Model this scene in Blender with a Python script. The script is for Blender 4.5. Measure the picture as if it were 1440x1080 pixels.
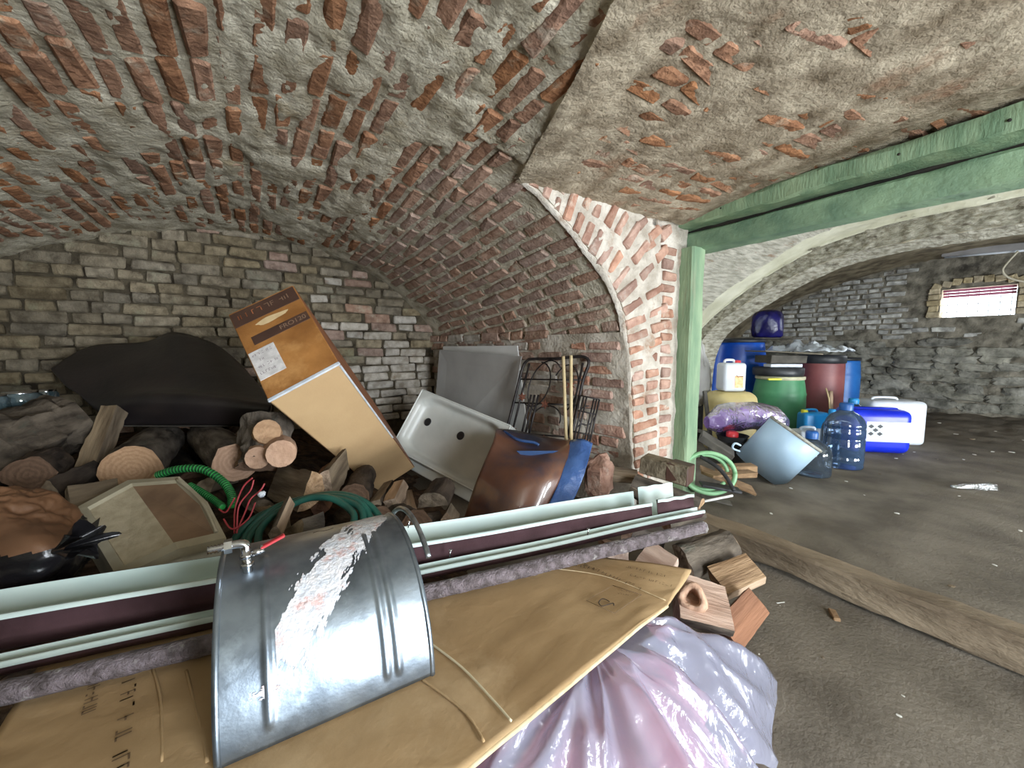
import bpy, bmesh, math, random
from mathutils import Vector, Matrix, noise
random.seed(7)
for o in list(bpy.data.objects): bpy.data.objects.remove(o, do_unlink=True)
SC = bpy.context.scene
COL = SC.collection
PI = math.pi

# ------------------------------------------------------------------ camera
# world: +y runs along the main barrel vault to its end wall, +x to the second cellar, z up
EYE = Vector((0, 0, 1.1)); YAW = math.atan(370/560); PITCH = math.atan(50/560)
cam = bpy.data.cameras.new('camera'); cam.lens = 14.0; cam.sensor_width = 36; cam.clip_start = 0.02
camo = bpy.data.objects.new('camera', cam); COL.objects.link(camo)
camo.location = EYE; camo.rotation_euler = (PI/2 - PITCH, 0, -YAW)
SC.camera = camo

# ------------------------------------------------------------------ world, daylight, exposure
w = bpy.data.worlds.new('sky'); SC.world = w; w.use_nodes = True
bg = w.node_tree.nodes['Background']; bg.inputs[0].default_value = (0.80, 0.90, 1.0, 1); bg.inputs[1].default_value = 3.0
def area(name, loc, rot, sx, sy, power, col):
    l = bpy.data.lights.new(name, 'AREA'); l.shape = 'RECTANGLE'; l.size = sx; l.size_y = sy; l.energy = power; l.color = col
    o = bpy.data.objects.new(name, l); COL.objects.link(o); o.location = loc; o.rotation_euler = rot; return o
# daylight in the two doorways (behind the camera, and at the side of the second cellar) and the small window
area('doorway_daylight', (0.90, -2.12, 1.0), (PI/2, 0, 0), 0.9, 1.9, 106, (0.87, 0.94, 1.0))
area('side_doorway_daylight', (5.0, -2.72, 0.95), (PI/2, 0, 0), 2.2, 1.7, 520, (0.90, 0.96, 1.0))
area('window_daylight', (8.98, 1.16, 1.76), (0, PI/2, 0), 0.36, 0.66, 9, (0.90, 0.96, 1.0))
vs = SC.view_settings; vs.view_transform = 'Standard'; vs.look = 'None'; vs.exposure = 0.9; vs.gamma = 1.0; vs.use_curve_mapping = False

# ------------------------------------------------------------------ materials
def lin(c):
    return tuple(((v/255)/12.92 if v/255 <= 0.04045 else ((v/255+0.055)/1.055)**2.4) for v in c) + (1,)
MATS = {}
def mat(name, c1, c2=None, scale=6, rough=0.8, bump=0.0, bscale=30, metal=0.0, rand=0.0, c3=None, local=False,
        stretch=None, coat=0.0, detail=6, spec=0.5, lo=0.35, hi=0.65, dist=0.0, third=0.6):
    m = bpy.data.materials.new(name); MATS[name] = m; m.use_nodes = True
    nt = m.node_tree; N = nt.nodes; L = nt.links; b = N['Principled BSDF']
    b.inputs['Roughness'].default_value = rough; b.inputs['Metallic'].default_value = metal
    b.inputs['Coat Weight'].default_value = coat; b.inputs['Specular IOR Level'].default_value = spec
    if local: src = N.new('ShaderNodeTexCoord').outputs['Object']
    else: src = N.new('ShaderNodeNewGeometry').outputs['Position']
    if stretch:
        mp = N.new('ShaderNodeMapping'); mp.inputs['Scale'].default_value = stretch; L.new(src, mp.inputs['Vector']); src = mp.outputs[0]
    col = None
    if c2 is None:
        rgb = N.new('ShaderNodeRGB'); rgb.outputs[0].default_value = lin(c1); col = rgb.outputs[0]
    else:
        n = N.new('ShaderNodeTexNoise'); n.inputs['Scale'].default_value = scale; n.inputs['Detail'].default_value = detail
        n.inputs['Distortion'].default_value = dist
        L.new(src, n.inputs['Vector'])
        r = N.new('ShaderNodeValToRGB'); r.color_ramp.elements[0].position = lo; r.color_ramp.elements[1].position = hi
        r.color_ramp.elements[0].color = lin(c1); r.color_ramp.elements[1].color = lin(c2)
        L.new(n.outputs[0], r.inputs[0]); col = r.outputs[0]
        if c3:
            n2 = N.new('ShaderNodeTexNoise'); n2.inputs['Scale'].default_value = scale*0.37; n2.inputs['Detail'].default_value = 8
            n2.inputs['Roughness'].default_value = 0.65
            L.new(src, n2.inputs['Vector'])
            r2 = N.new('ShaderNodeValToRGB'); r2.color_ramp.elements[0].position = third; r2.color_ramp.elements[1].position = third+0.1
            L.new(n2.outputs[0], r2.inputs[0])
            mx = N.new('ShaderNodeMix'); mx.data_type = 'RGBA'; L.new(r2.outputs[0], mx.inputs[0]); L.new(col, mx.inputs[6])
            mx.inputs[7].default_value = lin(c3); col = mx.outputs[2]
    if rand:
        g = N.new('ShaderNodeNewGeometry'); oi = N.new('ShaderNodeObjectInfo')
        ad = N.new('ShaderNodeMath'); ad.operation = 'ADD'; L.new(g.outputs['Random Per Island'], ad.inputs[0]); L.new(oi.outputs['Random'], ad.inputs[1])
        fr = N.new('ShaderNodeMath'); fr.operation = 'FRACT'; L.new(ad.outputs[0], fr.inputs[0])
        mr = N.new('ShaderNodeMapRange'); mr.inputs[3].default_value = 1-rand; mr.inputs[4].default_value = 1+rand*0.7; L.new(fr.outputs[0], mr.inputs[0])
        m2 = N.new('ShaderNodeMath'); m2.operation = 'MULTIPLY'; m2.inputs[1].default_value = 7.31; L.new(fr.outputs[0], m2.inputs[0])
        f2 = N.new('ShaderNodeMath'); f2.operation = 'FRACT'; L.new(m2.outputs[0], f2.inputs[0])
        ms = N.new('ShaderNodeMapRange'); ms.inputs[3].default_value = 1-rand*1.1; ms.inputs[4].default_value = 1.05; L.new(f2.outputs[0], ms.inputs[0])
        hs = N.new('ShaderNodeHueSaturation'); L.new(mr.outputs[0], hs.inputs['Value']); L.new(ms.outputs[0], hs.inputs['Saturation']); L.new(col, hs.inputs['Color'])
        col = hs.outputs[0]
    L.new(col, b.inputs['Base Color'])
    if bump:
        n3 = N.new('ShaderNodeTexNoise'); n3.inputs['Scale'].default_value = bscale; n3.inputs['Detail'].default_value = 8
        n3.inputs['Roughness'].default_value = 0.6
        L.new(src, n3.inputs['Vector'])
        bp = N.new('ShaderNodeBump'); bp.inputs['Strength'].default_value = bump; bp.inputs['Distance'].default_value = 0.02
        L.new(n3.outputs[0], bp.inputs['Height']); L.new(bp.outputs[0], b.inputs['Normal'])
    return m

mat('plaster', (158, 148, 126), (210, 202, 182), 9, 0.95, 1.0, 55, c3=(170, 152, 120), spec=0.2, third=0.62)
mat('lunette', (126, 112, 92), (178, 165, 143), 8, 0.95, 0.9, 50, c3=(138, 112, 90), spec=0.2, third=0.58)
mat('mortar_dark', (58, 51, 41), (104, 95, 78), 9, 0.95, 0.7, 50, c3=(130, 122, 98), spec=0.2, third=0.62)
mat('mortar_pale', (166, 156, 140), (216, 208, 194), 6, 0.95, 0.7, 45, c3=(140, 126, 110), spec=0.2)
mat('mortar_white', (170, 160, 146), (210, 202, 190), 9, 0.9, 0.9, 45, c3=(164, 140, 120), spec=0.2, third=0.58)
mat('brick', (128, 88, 62), (172, 124, 90), 18, 0.92, 1.0, 45, rand=0.22, c3=(168, 146, 122), spec=0.2, third=0.57)
mat('brick_bare', (140, 110, 92), (182, 150, 130), 16, 0.92, 0.9, 55, rand=0.22, c3=(182, 166, 146), spec=0.2, third=0.55)
mat('brick_dark', (108, 96, 76), (154, 140, 114), 14, 0.92, 0.9, 50, rand=0.26, c3=(148, 142, 116), spec=0.2, third=0.56)
mat('brick_lime', (158, 148, 132), (206, 198, 186), 14, 0.92, 0.7, 60, rand=0.18, c3=(150, 120, 100), spec=0.2, third=0.6)
mat('brick_orange', (156, 112, 92), (190, 150, 128), 14, 0.92, 0.7, 60, rand=0.25, c3=(196, 180, 164), spec=0.2, third=0.57)
mat('brick_grey', (124, 122, 116), (196, 196, 190), 9, 0.92, 0.6, 50, rand=0.3, c3=(100, 90, 78), spec=0.2, third=0.57)
mat('rubble', (100, 99, 90), (160, 158, 146), 7, 0.95, 1.0, 24, c3=(76, 73, 67), spec=0.2, third=0.57, rand=0.18)
mat('rubble_joint', (92, 88, 78), (148, 142, 128), 7, 0.95, 1.0, 24, c3=(70, 66, 60), spec=0.2, third=0.58)
mat('stone', (82, 82, 76), (150, 150, 142), 8, 0.93, 0.9, 34, c3=(60, 58, 56), spec=0.2, third=0.55, rand=0.3)
mat('far_plaster', (166, 162, 146), (218, 214, 200), 6, 0.95, 1.0, 20, c3=(160, 130, 104), spec=0.2, stretch=(1, 4, 8), third=0.60)
mat('far_rib', (140, 134, 116), (200, 196, 180), 9, 0.95, 1.0, 24, c3=(104, 96, 82), spec=0.2, third=0.57, stretch=(1, 2, 4))
mat('rib_edge', (190, 188, 164), (216, 214, 194), 4, 0.9, 0.5, 24, spec=0.2)
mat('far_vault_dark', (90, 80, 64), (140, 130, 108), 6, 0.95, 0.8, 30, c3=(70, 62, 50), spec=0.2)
mat('earth_floor', (92, 85, 75), (122, 114, 102), 3.2, 0.95, 0.35, 60, c3=(106, 97, 84), spec=0.25, third=0.56)
mat('curb_stone', (108, 95, 79), (148, 133, 112), 6, 0.95, 0.6, 40, c3=(88, 77, 64), spec=0.2, stretch=(1, 0.4, 1))
mat('debris', (44, 34, 26), (88, 68, 50), 18, 0.95, 0.9, 50, c3=(104, 84, 62), spec=0.2)
mat('green_paint', (98, 126, 102), (136, 162, 130), 5, 0.6, 0.45, 24, c3=(112, 128, 104), third=0.62)
mat('green_paint_post', (108, 136, 106), (142, 164, 130), 4, 0.65, 0.4, 24, stretch=(3, 3, 0.6), c3=(134, 140, 114), third=0.64)
mat('dark_gap', (30, 26, 22), (46, 40, 34), 6, 0.9)
mat('bark', (62, 54, 46), (122, 110, 96), 16, 0.95, 1.0, 30, rand=0.25, spec=0.2, c3=(80, 84, 74), local=True, stretch=(1, 1, 0.35))
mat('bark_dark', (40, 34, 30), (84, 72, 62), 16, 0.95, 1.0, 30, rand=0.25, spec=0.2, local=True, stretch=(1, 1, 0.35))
mat('split_wood', (138, 110, 82), (182, 152, 120), 26, 0.85, 0.9, 40, rand=0.28, spec=0.2, c3=(112, 86, 64), local=True, stretch=(1, 1, 0.12), third=0.57)
mat('pink_wood', (166, 134, 114), (206, 178, 158), 26, 0.85, 0.9, 40, rand=0.18, spec=0.2, c3=(138, 104, 82), local=True, stretch=(1, 1, 0.12), third=0.58)
mat('red_wood', (104, 74, 58), (140, 102, 80), 20, 0.85, 0.7, 30, rand=0.12, spec=0.2, local=True, stretch=(1, 1, 0.12))
mat('grey_wood', (96, 82, 66), (150, 132, 108), 22, 0.9, 0.7, 30, rand=0.25, spec=0.2, local=True, stretch=(1, 1, 0.12))
def ring_mat(name, c1, c2):
    m = bpy.data.materials.new(name); MATS[name] = m; m.use_nodes = True; nt = m.node_tree; N = nt.nodes; L = nt.links; b = N['Principled BSDF']
    b.inputs['Roughness'].default_value = 0.85; b.inputs['Specular IOR Level'].default_value = 0.2
    tc = N.new('ShaderNodeTexCoord'); wv = N.new('ShaderNodeTexWave'); wv.wave_type = 'RINGS'; wv.rings_direction = 'Z'
    wv.inputs['Scale'].default_value = 16; wv.inputs['Distortion'].default_value = 5; wv.inputs['Detail'].default_value = 4; wv.inputs['Detail Scale'].default_value = 2
    L.new(tc.outputs['Object'], wv.inputs[0])
    r = N.new('ShaderNodeValToRGB'); r.color_ramp.elements[0].color = lin(c1); r.color_ramp.elements[1].color = lin(c2); L.new(wv.outputs[0], r.inputs[0])
    n3 = N.new('ShaderNodeTexNoise'); n3.inputs['Scale'].default_value = 40; n3.inputs['Detail'].default_value = 8; L.new(tc.outputs['Object'], n3.inputs[0])
    bp = N.new('ShaderNodeBump'); bp.inputs['Strength'].default_value = 0.5; bp.inputs['Distance'].default_value = 0.02; L.new(n3.outputs[0], bp.inputs['Height']); L.new(bp.outputs[0], b.inputs['Normal'])
    L.new(r.outputs[0], b.inputs['Base Color']); return m
ring_mat('cut_wood', (166, 132, 102), (180, 146, 114))
ring_mat('cut_wood_pink', (176, 142, 118), (190, 156, 132))
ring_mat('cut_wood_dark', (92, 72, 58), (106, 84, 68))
mat('cardboard', (156, 128, 92), (176, 148, 110), 3, 0.85, 0.12, 40, spec=0.2, c3=(186, 160, 124), third=0.62)
mat('cardboard_edge', (186, 164, 126), (204, 184, 148), 60, 0.9)
mat('box_plain', (184, 152, 112), (196, 164, 122), 3, 0.8, 0.06, 40, spec=0.25)
mat('box_print', (140, 92, 46), (176, 122, 66), 6, 0.45, 0.2, 20, c3=(190, 140, 84), third=0.62)
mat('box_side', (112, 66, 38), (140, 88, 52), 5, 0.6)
mat('box_band', (70, 48, 40), (84, 60, 48), 8, 0.5)
mat('box_hole', (206, 178, 134), (220, 194, 150), 20, 0.8)
mat('ink', (62, 50, 40))
mat('ink_card', (104, 82, 58))
mat('ink_orange', (170, 104, 66))
mat('ink_tan', (140, 112, 90))
mat('label_white', (196, 192, 190), (222, 218, 216), 40, 0.6)
mat('label_ink', (120, 100, 110))
mat('tape', (176, 182, 190), (206, 210, 214), 20, 0.25)
mat('galvanised', (112, 122, 132), (156, 168, 180), 10, 0.36, 0.06, 30, metal=0.92, c3=(172, 186, 200), third=0.58)
mat('galvanised_rim', (130, 138, 144), (190, 196, 202), 30, 0.3, 0.3, 80, metal=0.9)
mat('limescale', (196, 200, 208), (222, 220, 222), 60, 0.9, 0.5, 90, c3=(206, 176, 172), third=0.55)
mat('chrome', (190, 192, 196), None, rough=0.18, metal=1.0)
mat('red_handle', (186, 56, 62), None, rough=0.4)
mat('gutter_white', (176, 194, 190), (194, 208, 202), 4, 0.4, c3=(184, 192, 182), third=0.64)
mat('gutter_brown', (66, 46, 48), (86, 62, 66), 8, 0.5, 0.1, 60, c3=(98, 76, 70), third=0.66)
mat('pole_wrap', (92, 82, 82), (140, 128, 132), 40, 0.5, 1.0, 120, c3=(190, 186, 180), third=0.58)
mat('black_plastic', (30, 27, 29), (44, 38, 38), 5, 0.33, 0.15, 12, c3=(66, 46, 36), third=0.58, spec=0.6)
mat('bag_black', (18, 17, 19), (26, 24, 26), 6, 0.25, 0.25, 14, spec=0.6)
mat('bag_brown', (84, 58, 40), (108, 76, 52), 4, 0.5, 0.15, 14)
mat('beige_plastic', (150, 142, 120), (172, 164, 142), 8, 0.7, 0.1, 60, c3=(136, 122, 98), third=0.6)
mat('beige_dusty_lit', (166, 154, 128), (184, 172, 146), 30, 0.9, 0.3, 90)  # dusty left lid facet, its brighter side painted in
mat('beige_shaded', (112, 88, 68), (138, 112, 88), 10, 0.55, 0.1, 60, c3=(150, 126, 102), third=0.64)  # right lid facet: shade painted in as a browner beige
mat('hose_green', (44, 150, 74), (70, 190, 96), 30, 0.4)
mat('groove_shade', (16, 74, 38), None, rough=0.5)  # darker green paints shade into the grooves between the ribs
mat('hose_dark', (22, 66, 58), (34, 88, 76), 10, 0.4, c3=(64, 58, 46), third=0.62)
mat('hose_light', (120, 168, 122), (140, 186, 140), 12, 0.4)
mat('wire_red', (170, 60, 66), None, rough=0.5)
mat('wire_white', (214, 214, 208), None, rough=0.5)
mat('tray_white', (196, 200, 194), (216, 218, 212), 4, 0.35, c3=(176, 176, 164), third=0.64)
mat('panel_white', (206, 206, 202), (218, 218, 214), 4, 0.6)
mat('panel_grey', (156, 154, 150), (170, 168, 164), 4, 0.8, c3=(186, 184, 180), third=0.68)
mat('drain', (40, 40, 42), None, rough=0.3)
mat('iron', (32, 30, 32), (58, 52, 50), 30, 0.5, metal=0.4)
mat('rust_iron', (82, 46, 34), (112, 66, 46), 40, 0.9)
mat('pale_stick', (172, 152, 112), (196, 178, 138), 20, 0.8, stretch=(1, 1, 0.2))
mat('car_panel', (70, 48, 42), (118, 76, 54), 2.2, 0.3, coat=0.6, c3=(38, 44, 62), third=0.50)  # navy areas over rust brown paint in the panel's reflections
mat('car_blue', (36, 62, 104), (54, 86, 134), 4, 0.25, coat=0.7)
mat('blue_film', (50, 82, 138), (78, 112, 168), 8, 0.12, 0.5, 18)
mat('pink_wool', (214, 136, 150), (236, 190, 198), 5, 0.95, 0.8, 30, c3=(222, 150, 140), third=0.58)
mat('blue_barrel', (16, 70, 170), (24, 92, 196), 4, 0.35)
mat('blue_barrel_pale', (30, 98, 178), (42, 116, 196), 4, 0.4)
mat('green_barrel', (64, 128, 88), (84, 150, 106), 4, 0.45, c3=(100, 160, 120), third=0.64)
mat('maroon_barrel', (122, 66, 68), (146, 88, 86), 4, 0.5)
mat('black_lid', (34, 36, 40), (52, 54, 58), 8, 0.45)
mat('lid_rim', (182, 178, 146), (204, 200, 170), 20, 0.5)
mat('yellow_plastic', (172, 156, 102), (190, 174, 122), 5, 0.5)
mat('yellow_bright', (226, 222, 60), None, rough=0.5)
mat('milky_plastic', (190, 196, 200), (206, 210, 214), 6, 0.4)
mat('white_plastic', (196, 202, 212), (214, 220, 228), 6, 0.5)
mat('canister_blue', (14, 34, 176), (20, 48, 204), 4, 0.35)
mat('label_blue', (186, 196, 208), (202, 212, 222), 6, 0.5)
mat('diamond', (24, 28, 34), None, rough=0.5)
mat('cap_blue', (28, 84, 150), None, rough=0.4)
mat('cap_sky', (34, 140, 206), None, rough=0.4)
mat('cap_red', (196, 50, 56), None, rough=0.4)
mat('orange_label', (222, 160, 92), (236, 190, 140), 40, 0.5)
mat('navy_bag', (20, 18, 70), (32, 30, 96), 6, 0.14, 0.4, 22, spec=0.7)
mat('boiler_white', (158, 184, 204), (172, 196, 214), 3, 0.45)
mat('boiler_rim', (170, 170, 160), (120, 112, 96), 30, 0.7)
mat('dark_board', (62, 58, 52), (88, 84, 76), 8, 0.8)
mat('grey_card', (104, 98, 84), (126, 118, 102), 8, 0.85)
mat('plank', (126, 98, 70), (160, 130, 96), 10, 0.85, 0.5, 40)
mat('dark_rubber', (34, 34, 36), (52, 52, 54), 10, 0.6)
mat('lamp_case', (132, 130, 130), (150, 148, 148), 6, 0.5)
mat('cable', (186, 180, 160), None, rough=0.6)
mat('pink_blind', (170, 96, 120), (190, 116, 140), 8, 0.6)
mat('lintel_stone', (166, 150, 116), (204, 188, 152), 16, 0.9, 0.6, 50, rand=0.2, c3=(140, 96, 66))
mat('bar_iron', (120, 122, 126), None, rough=0.6)
mat('paper', (206, 204, 196), None, rough=0.8)
mat('twine', (208, 196, 166), None, rough=0.9)

def clear_mat(name, col, trans, rough=0.15, tint=(1, 1, 1), bump=0.0, bscale=10, gloss=0.25):
    """thin clear plastic: a transparent share, a soft diffuse share and a glossy skin"""
    m = bpy.data.materials.new(name); MATS[name] = m; m.use_nodes = True; nt = m.node_tree; N = nt.nodes; L = nt.links
    N.remove(N['Principled BSDF']); out = N['Material Output']
    tr = N.new('ShaderNodeBsdfTransparent'); tr.inputs[0].default_value = tint + (1,)
    df = N.new('ShaderNodeBsdfDiffuse'); df.inputs[0].default_value = lin(col)
    tl = N.new('ShaderNodeBsdfTranslucent'); tl.inputs[0].default_value = lin(col)
    a1 = N.new('ShaderNodeMixShader'); a1.inputs[0].default_value = 0.4; L.new(df.outputs[0], a1.inputs[1]); L.new(tl.outputs[0], a1.inputs[2])
    a2 = N.new('ShaderNodeMixShader'); a2.inputs[0].default_value = trans; L.new(a1.outputs[0], a2.inputs[1]); L.new(tr.outputs[0], a2.inputs[2])
    gl = N.new('ShaderNodeBsdfGlossy'); gl.inputs['Roughness'].default_value = rough
    fr = N.new('ShaderNodeFresnel'); fr.inputs[0].default_value = 1.45
    mm = N.new('ShaderNodeMath'); mm.operation = 'MULTIPLY_ADD'; mm.inputs[1].default_value = 0.8; mm.inputs[2].default_value = gloss; mm.use_clamp = True
    L.new(fr.outputs[0], mm.inputs[0])
    a3 = N.new('ShaderNodeMixShader'); L.new(mm.outputs[0], a3.inputs[0]); L.new(a2.outputs[0], a3.inputs[1]); L.new(gl.outputs[0], a3.inputs[2])
    if bump:
        n3 = N.new('ShaderNodeTexNoise'); n3.inputs['Scale'].default_value = bscale; n3.inputs['Detail'].default_value = 4; n3.inputs['Distortion'].default_value = 1.2
        g = N.new('ShaderNodeNewGeometry'); L.new(g.outputs['Position'], n3.inputs['Vector'])
        bp = N.new('ShaderNodeBump'); bp.inputs['Strength'].default_value = bump; bp.inputs['Distance'].default_value = 0.03
        L.new(n3.outputs[0], bp.inputs['Height']); L.new(bp.outputs[0], gl.inputs['Normal']); L.new(bp.outputs[0], fr.inputs['Normal'])
    L.new(a3.outputs[0], out.inputs[0]); return m
clear_mat('film_clear', (190, 194, 218), 0.50, 0.18, (0.98, 0.96, 0.98), 0.3, 16, 0.055)
clear_mat('film_purple', (170, 140, 206), 0.25, 0.15, (0.9, 0.8, 1), 0.6, 20, 0.1)
clear_mat('water_bottle', (74, 104, 140), 0.55, 0.08, (0.62, 0.76, 0.92), 0, 10, 0.08)
clear_mat('jug_clear', (84, 98, 112), 0.6, 0.08, (0.7, 0.8, 0.88), 0, 10, 0.08)
clear_mat('bottle_crushed', (190, 200, 205), 0.5, 0.1, (0.9, 0.95, 0.97), 0.8, 40, 0.2)
clear_mat('jar_glass', (150, 190, 206), 0.6, 0.05, (0.8, 0.92, 0.96), 0, 10, 0.25)
mat('white_film', (214, 224, 232), (232, 238, 244), 8, 0.3, 0.4, 24)
clear_mat('pane', (230, 240, 250), 0.93, 0.05, (1, 1, 1), 0, 10, 0.03)

# ------------------------------------------------------------------ mesh helpers
class G:
    """collects vertices and faces; face groups may carry a material index"""
    def __init__(s): s.v = []; s.f = []; s.m = []
    def add(s, vs, fs, mi=0):
        k = len(s.v); s.v += [tuple(p) for p in vs]
        for f in fs: s.f.append(tuple(i+k for i in f)); s.m.append(mi)
        return s
    def mesh(s, name, mats, smooth=True):
        me = bpy.data.meshes.new(name); me.from_pydata(s.v, [], s.f)
        for mm in (mats if isinstance(mats, (list, tuple)) else [mats]): me.materials.append(MATS[mm])
        if any(s.m): me.polygons.foreach_set('material_index', s.m)
        if smooth: me.polygons.foreach_set('use_smooth', [True]*len(s.f))
        me.update(); return me
def link(name, me, parent=None, mw=None):
    o = bpy.data.objects.new(name, me); COL.objects.link(o)
    if mw is not None: o.matrix_basis = mw
    if parent is not None: o.parent = parent
    return o
def tag(o, label, cat, group=None):
    o['label'] = label; o['category'] = cat
    if group: o['group'] = group
    return o
def structure(o): o['kind'] = 'structure'; return o
def empty(name, loc, label, cat, group=None):
    o = bpy.data.objects.new(name, None); COL.objects.link(o); o.location = loc; o.empty_display_size = 0.05
    return tag(o, label, cat, group)
def winv(o):
    M = o.matrix_basis.copy()
    if o.parent is not None: M = o.parent.matrix_basis @ M
    return M.inverted()
def part(name, g, mats, parent, smooth=True, kids=None):
    """geometry given in world space, parented to a thing whose origin is elsewhere"""
    me = g.mesh(name, mats, smooth); o = link(name, me, parent)
    if parent is not None: o.matrix_basis = winv(parent)
    return o
def whole(name, g, mats, label, cat, group=None, smooth=True):
    return tag(link(name, g.mesh(name, mats, smooth)), label, cat, group)
def sharp(o, deg=35):
    """flat shade across hard edges"""
    me = o.data; bm = bmesh.new(); bm.from_mesh(me)
    for e in bm.edges:
        if len(e.link_faces) == 2: e.smooth = e.calc_face_angle(0) < math.radians(deg)
    bm.to_mesh(me); bm.free(); return o
def V3(p): return Vector(p)
def frame(o, x, y, z):
    return Matrix(((x[0], y[0], z[0], o[0]), (x[1], y[1], z[1], o[1]), (x[2], y[2], z[2], o[2]), (0, 0, 0, 1)))
def along(p0, p1, roll=0.0):
    """frame at p0 with local z towards p1"""
    z = (V3(p1)-V3(p0)); L = z.length; z.normalize()
    x = z.cross(Vector((0, 0, 1)))
    if x.length < 1e-3: x = Vector((1, 0, 0))
    x.normalize(); y = z.cross(x)
    return frame(V3(p0), x, y, z) @ Matrix.Rotation(roll, 4, 'Z'), L
def cbox(sx, sy, sz, b=0.1, jit=0.0, rnd=random, c=(0, 0, 0)):
    """box with chamfered edges, 24 vertices"""
    hx, hy, hz = sx/2, sy/2, sz/2; b = min(b, hx*.8, hy*.8, hz*.8)
    vs = []; idx = {}
    for X in (-1, 1):
        for Y in (-1, 1):
            for Z in (-1, 1):
                j = [rnd.uniform(-jit, jit) for _ in range(3)]
                for k in range(3):
                    p = [X*(hx-b), Y*(hy-b), Z*(hz-b)]; p[k] = (X*hx, Y*hy, Z*hz)[k]
                    idx[(X, Y, Z, k)] = len(vs); vs.append((p[0]+j[0]+c[0], p[1]+j[1]+c[1], p[2]+j[2]+c[2]))
    fs = []
    for k in range(3):
        for S in (-1, 1):
            a, bb = [i for i in range(3) if i != k]
            q = []
            for (A, B) in ((-1, -1), (1, -1), (1, 1), (-1, 1)):
                t = [0, 0, 0]; t[k] = S; t[a] = A; t[bb] = B; q.append(idx[(t[0], t[1], t[2], k)])
            if (S == 1) == (k == 1): q = q[::-1]
            fs.append(tuple(q))
    for k in range(3):                      # 12 edge chamfers
        a, bb = [i for i in range(3) if i != k]
        for A in (-1, 1):
            for B in (-1, 1):
                t0 = [0, 0, 0]; t0[k] = -1; t0[a] = A; t0[bb] = B; t1 = list(t0); t1[k] = 1
                q = [idx[(*t0, a)], idx[(*t1, a)], idx[(*t1, bb)], idx[(*t0, bb)]]
                if (A*B == 1) != (k == 1): q = q[::-1]
                fs.append(tuple(q))
    for X in (-1, 1):
        for Y in (-1, 1):
            for Z in (-1, 1):
                q = [idx[(X, Y, Z, 0)], idx[(X, Y, Z, 1)], idx[(X, Y, Z, 2)]]
                if X*Y*Z < 0: q = q[::-1]
                fs.append(tuple(q))
    return vs, fs
def box(g, M, sx, sy, sz, b=0.004, mi=0, jit=0.0):
    vs, fs = cbox(sx, sy, sz, b, jit); g.add([M @ Vector(p) for p in vs], fs, mi); return g
def grid(nu, nv, fn, flip=False, keep=None):
    vs = []; fs = []
    for i in range(nu+1):
        for j in range(nv+1): vs.append(fn(i/nu, j/nv))
    for i in range(nu):
        for j in range(nv):
            if keep and not keep((i+.5)/nu, (j+.5)/nv): continue
            a = i*(nv+1)+j; q = (a, a+nv+1, a+nv+2, a+1); fs.append(q[::-1] if flip else q)
    return vs, fs
def tube(g, pts, r, n=8, mi=0, cap=True, rfn=None):
    pts = [V3(p) for p in pts]; vs = []; fs = []; m = len(pts); px = None
    for i, p in enumerate(pts):
        t = (pts[min(i+1, m-1)]-pts[max(i-1, 0)]).normalized()
        x = (px - t*px.dot(t)) if px else t.cross(Vector((0, 0, 1)) if abs(t.z) < .9 else Vector((1, 0, 0)))
        x.normalize(); px = x; y = t.cross(x); rr = rfn(i/(m-1)) if rfn else r
        for k in range(n):
            a = 2*PI*k/n; vs.append(p + x*math.cos(a)*rr + y*math.sin(a)*rr)
    for i in range(m-1):
        for k in range(n):
            fs.append((i*n+k, i*n+(k+1) % n, (i+1)*n+(k+1) % n, (i+1)*n+k))
    if cap: fs.append(tuple(range(n))[::-1]); fs.append(tuple((m-1)*n+k for k in range(n)))
    g.add(vs, fs, mi); return g
def spline(pts, n=8, closed=False):
    P = [V3(p) for p in pts]; out = []; m = len(P)
    rng = range(m) if closed else range(m-1)
    for i in rng:
        if closed: a, b, c, d = P[i-1], P[i], P[(i+1) % m], P[(i+2) % m]
        else: a, b, c, d = P[max(i-1, 0)], P[i], P[i+1], P[min(i+2, m-1)]
        for k in range(n):
            t = k/n; out.append(0.5*((2*b)+(c-a)*t+(2*a-5*b+4*c-d)*t*t+(-a+3*b-3*c+d)*t**3))
    if not closed: out.append(P[-1])
    return out
def lathe(g, M, prof, n=32, mi=0, wob=None):
    """prof: list of (radius, height) about local z"""
    vs = []; fs = []; m = len(prof)
    for (r, h) in prof:
        for k in range(n):
            a = 2*PI*k/n; rr = r*(wob(a, h) if wob else 1); vs.append(M @ Vector((rr*math.cos(a), rr*math.sin(a), h)))
    for i in range(m-1):
        for k in range(n): fs.append((i*n+k, i*n+(k+1) % n, (i+1)*n+(k+1) % n, (i+1)*n+k))
    g.add(vs, fs, mi); return g
def T(x, y, z): return Matrix.Translation((x, y, z))
def fb(x, y, z, H=1.0, octv=4): return noise.fractal(Vector((x, y, z)), H, 2.0, octv)
def nz(x, y, z): return noise.noise(Vector((x, y, z)))
def text_mesh(body, size, M, matname, parent, name='lettering'):
    cu = bpy.data.curves.new('text', 'FONT'); cu.body = body; cu.size = size; cu.align_x = 'LEFT'
    o = bpy.data.objects.new('text_source', cu); COL.objects.link(o)
    dg = bpy.context.evaluated_depsgraph_get(); me = bpy.data.meshes.new_from_object(o.evaluated_get(dg))
    bpy.data.objects.remove(o, do_unlink=True); bpy.data.curves.remove(cu)
    me.transform(M); me.materials.clear(); me.materials.append(MATS[matname])
    k = link(name, me, parent)
    if parent is not None: k.matrix_basis = winv(parent)
    return k
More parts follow.
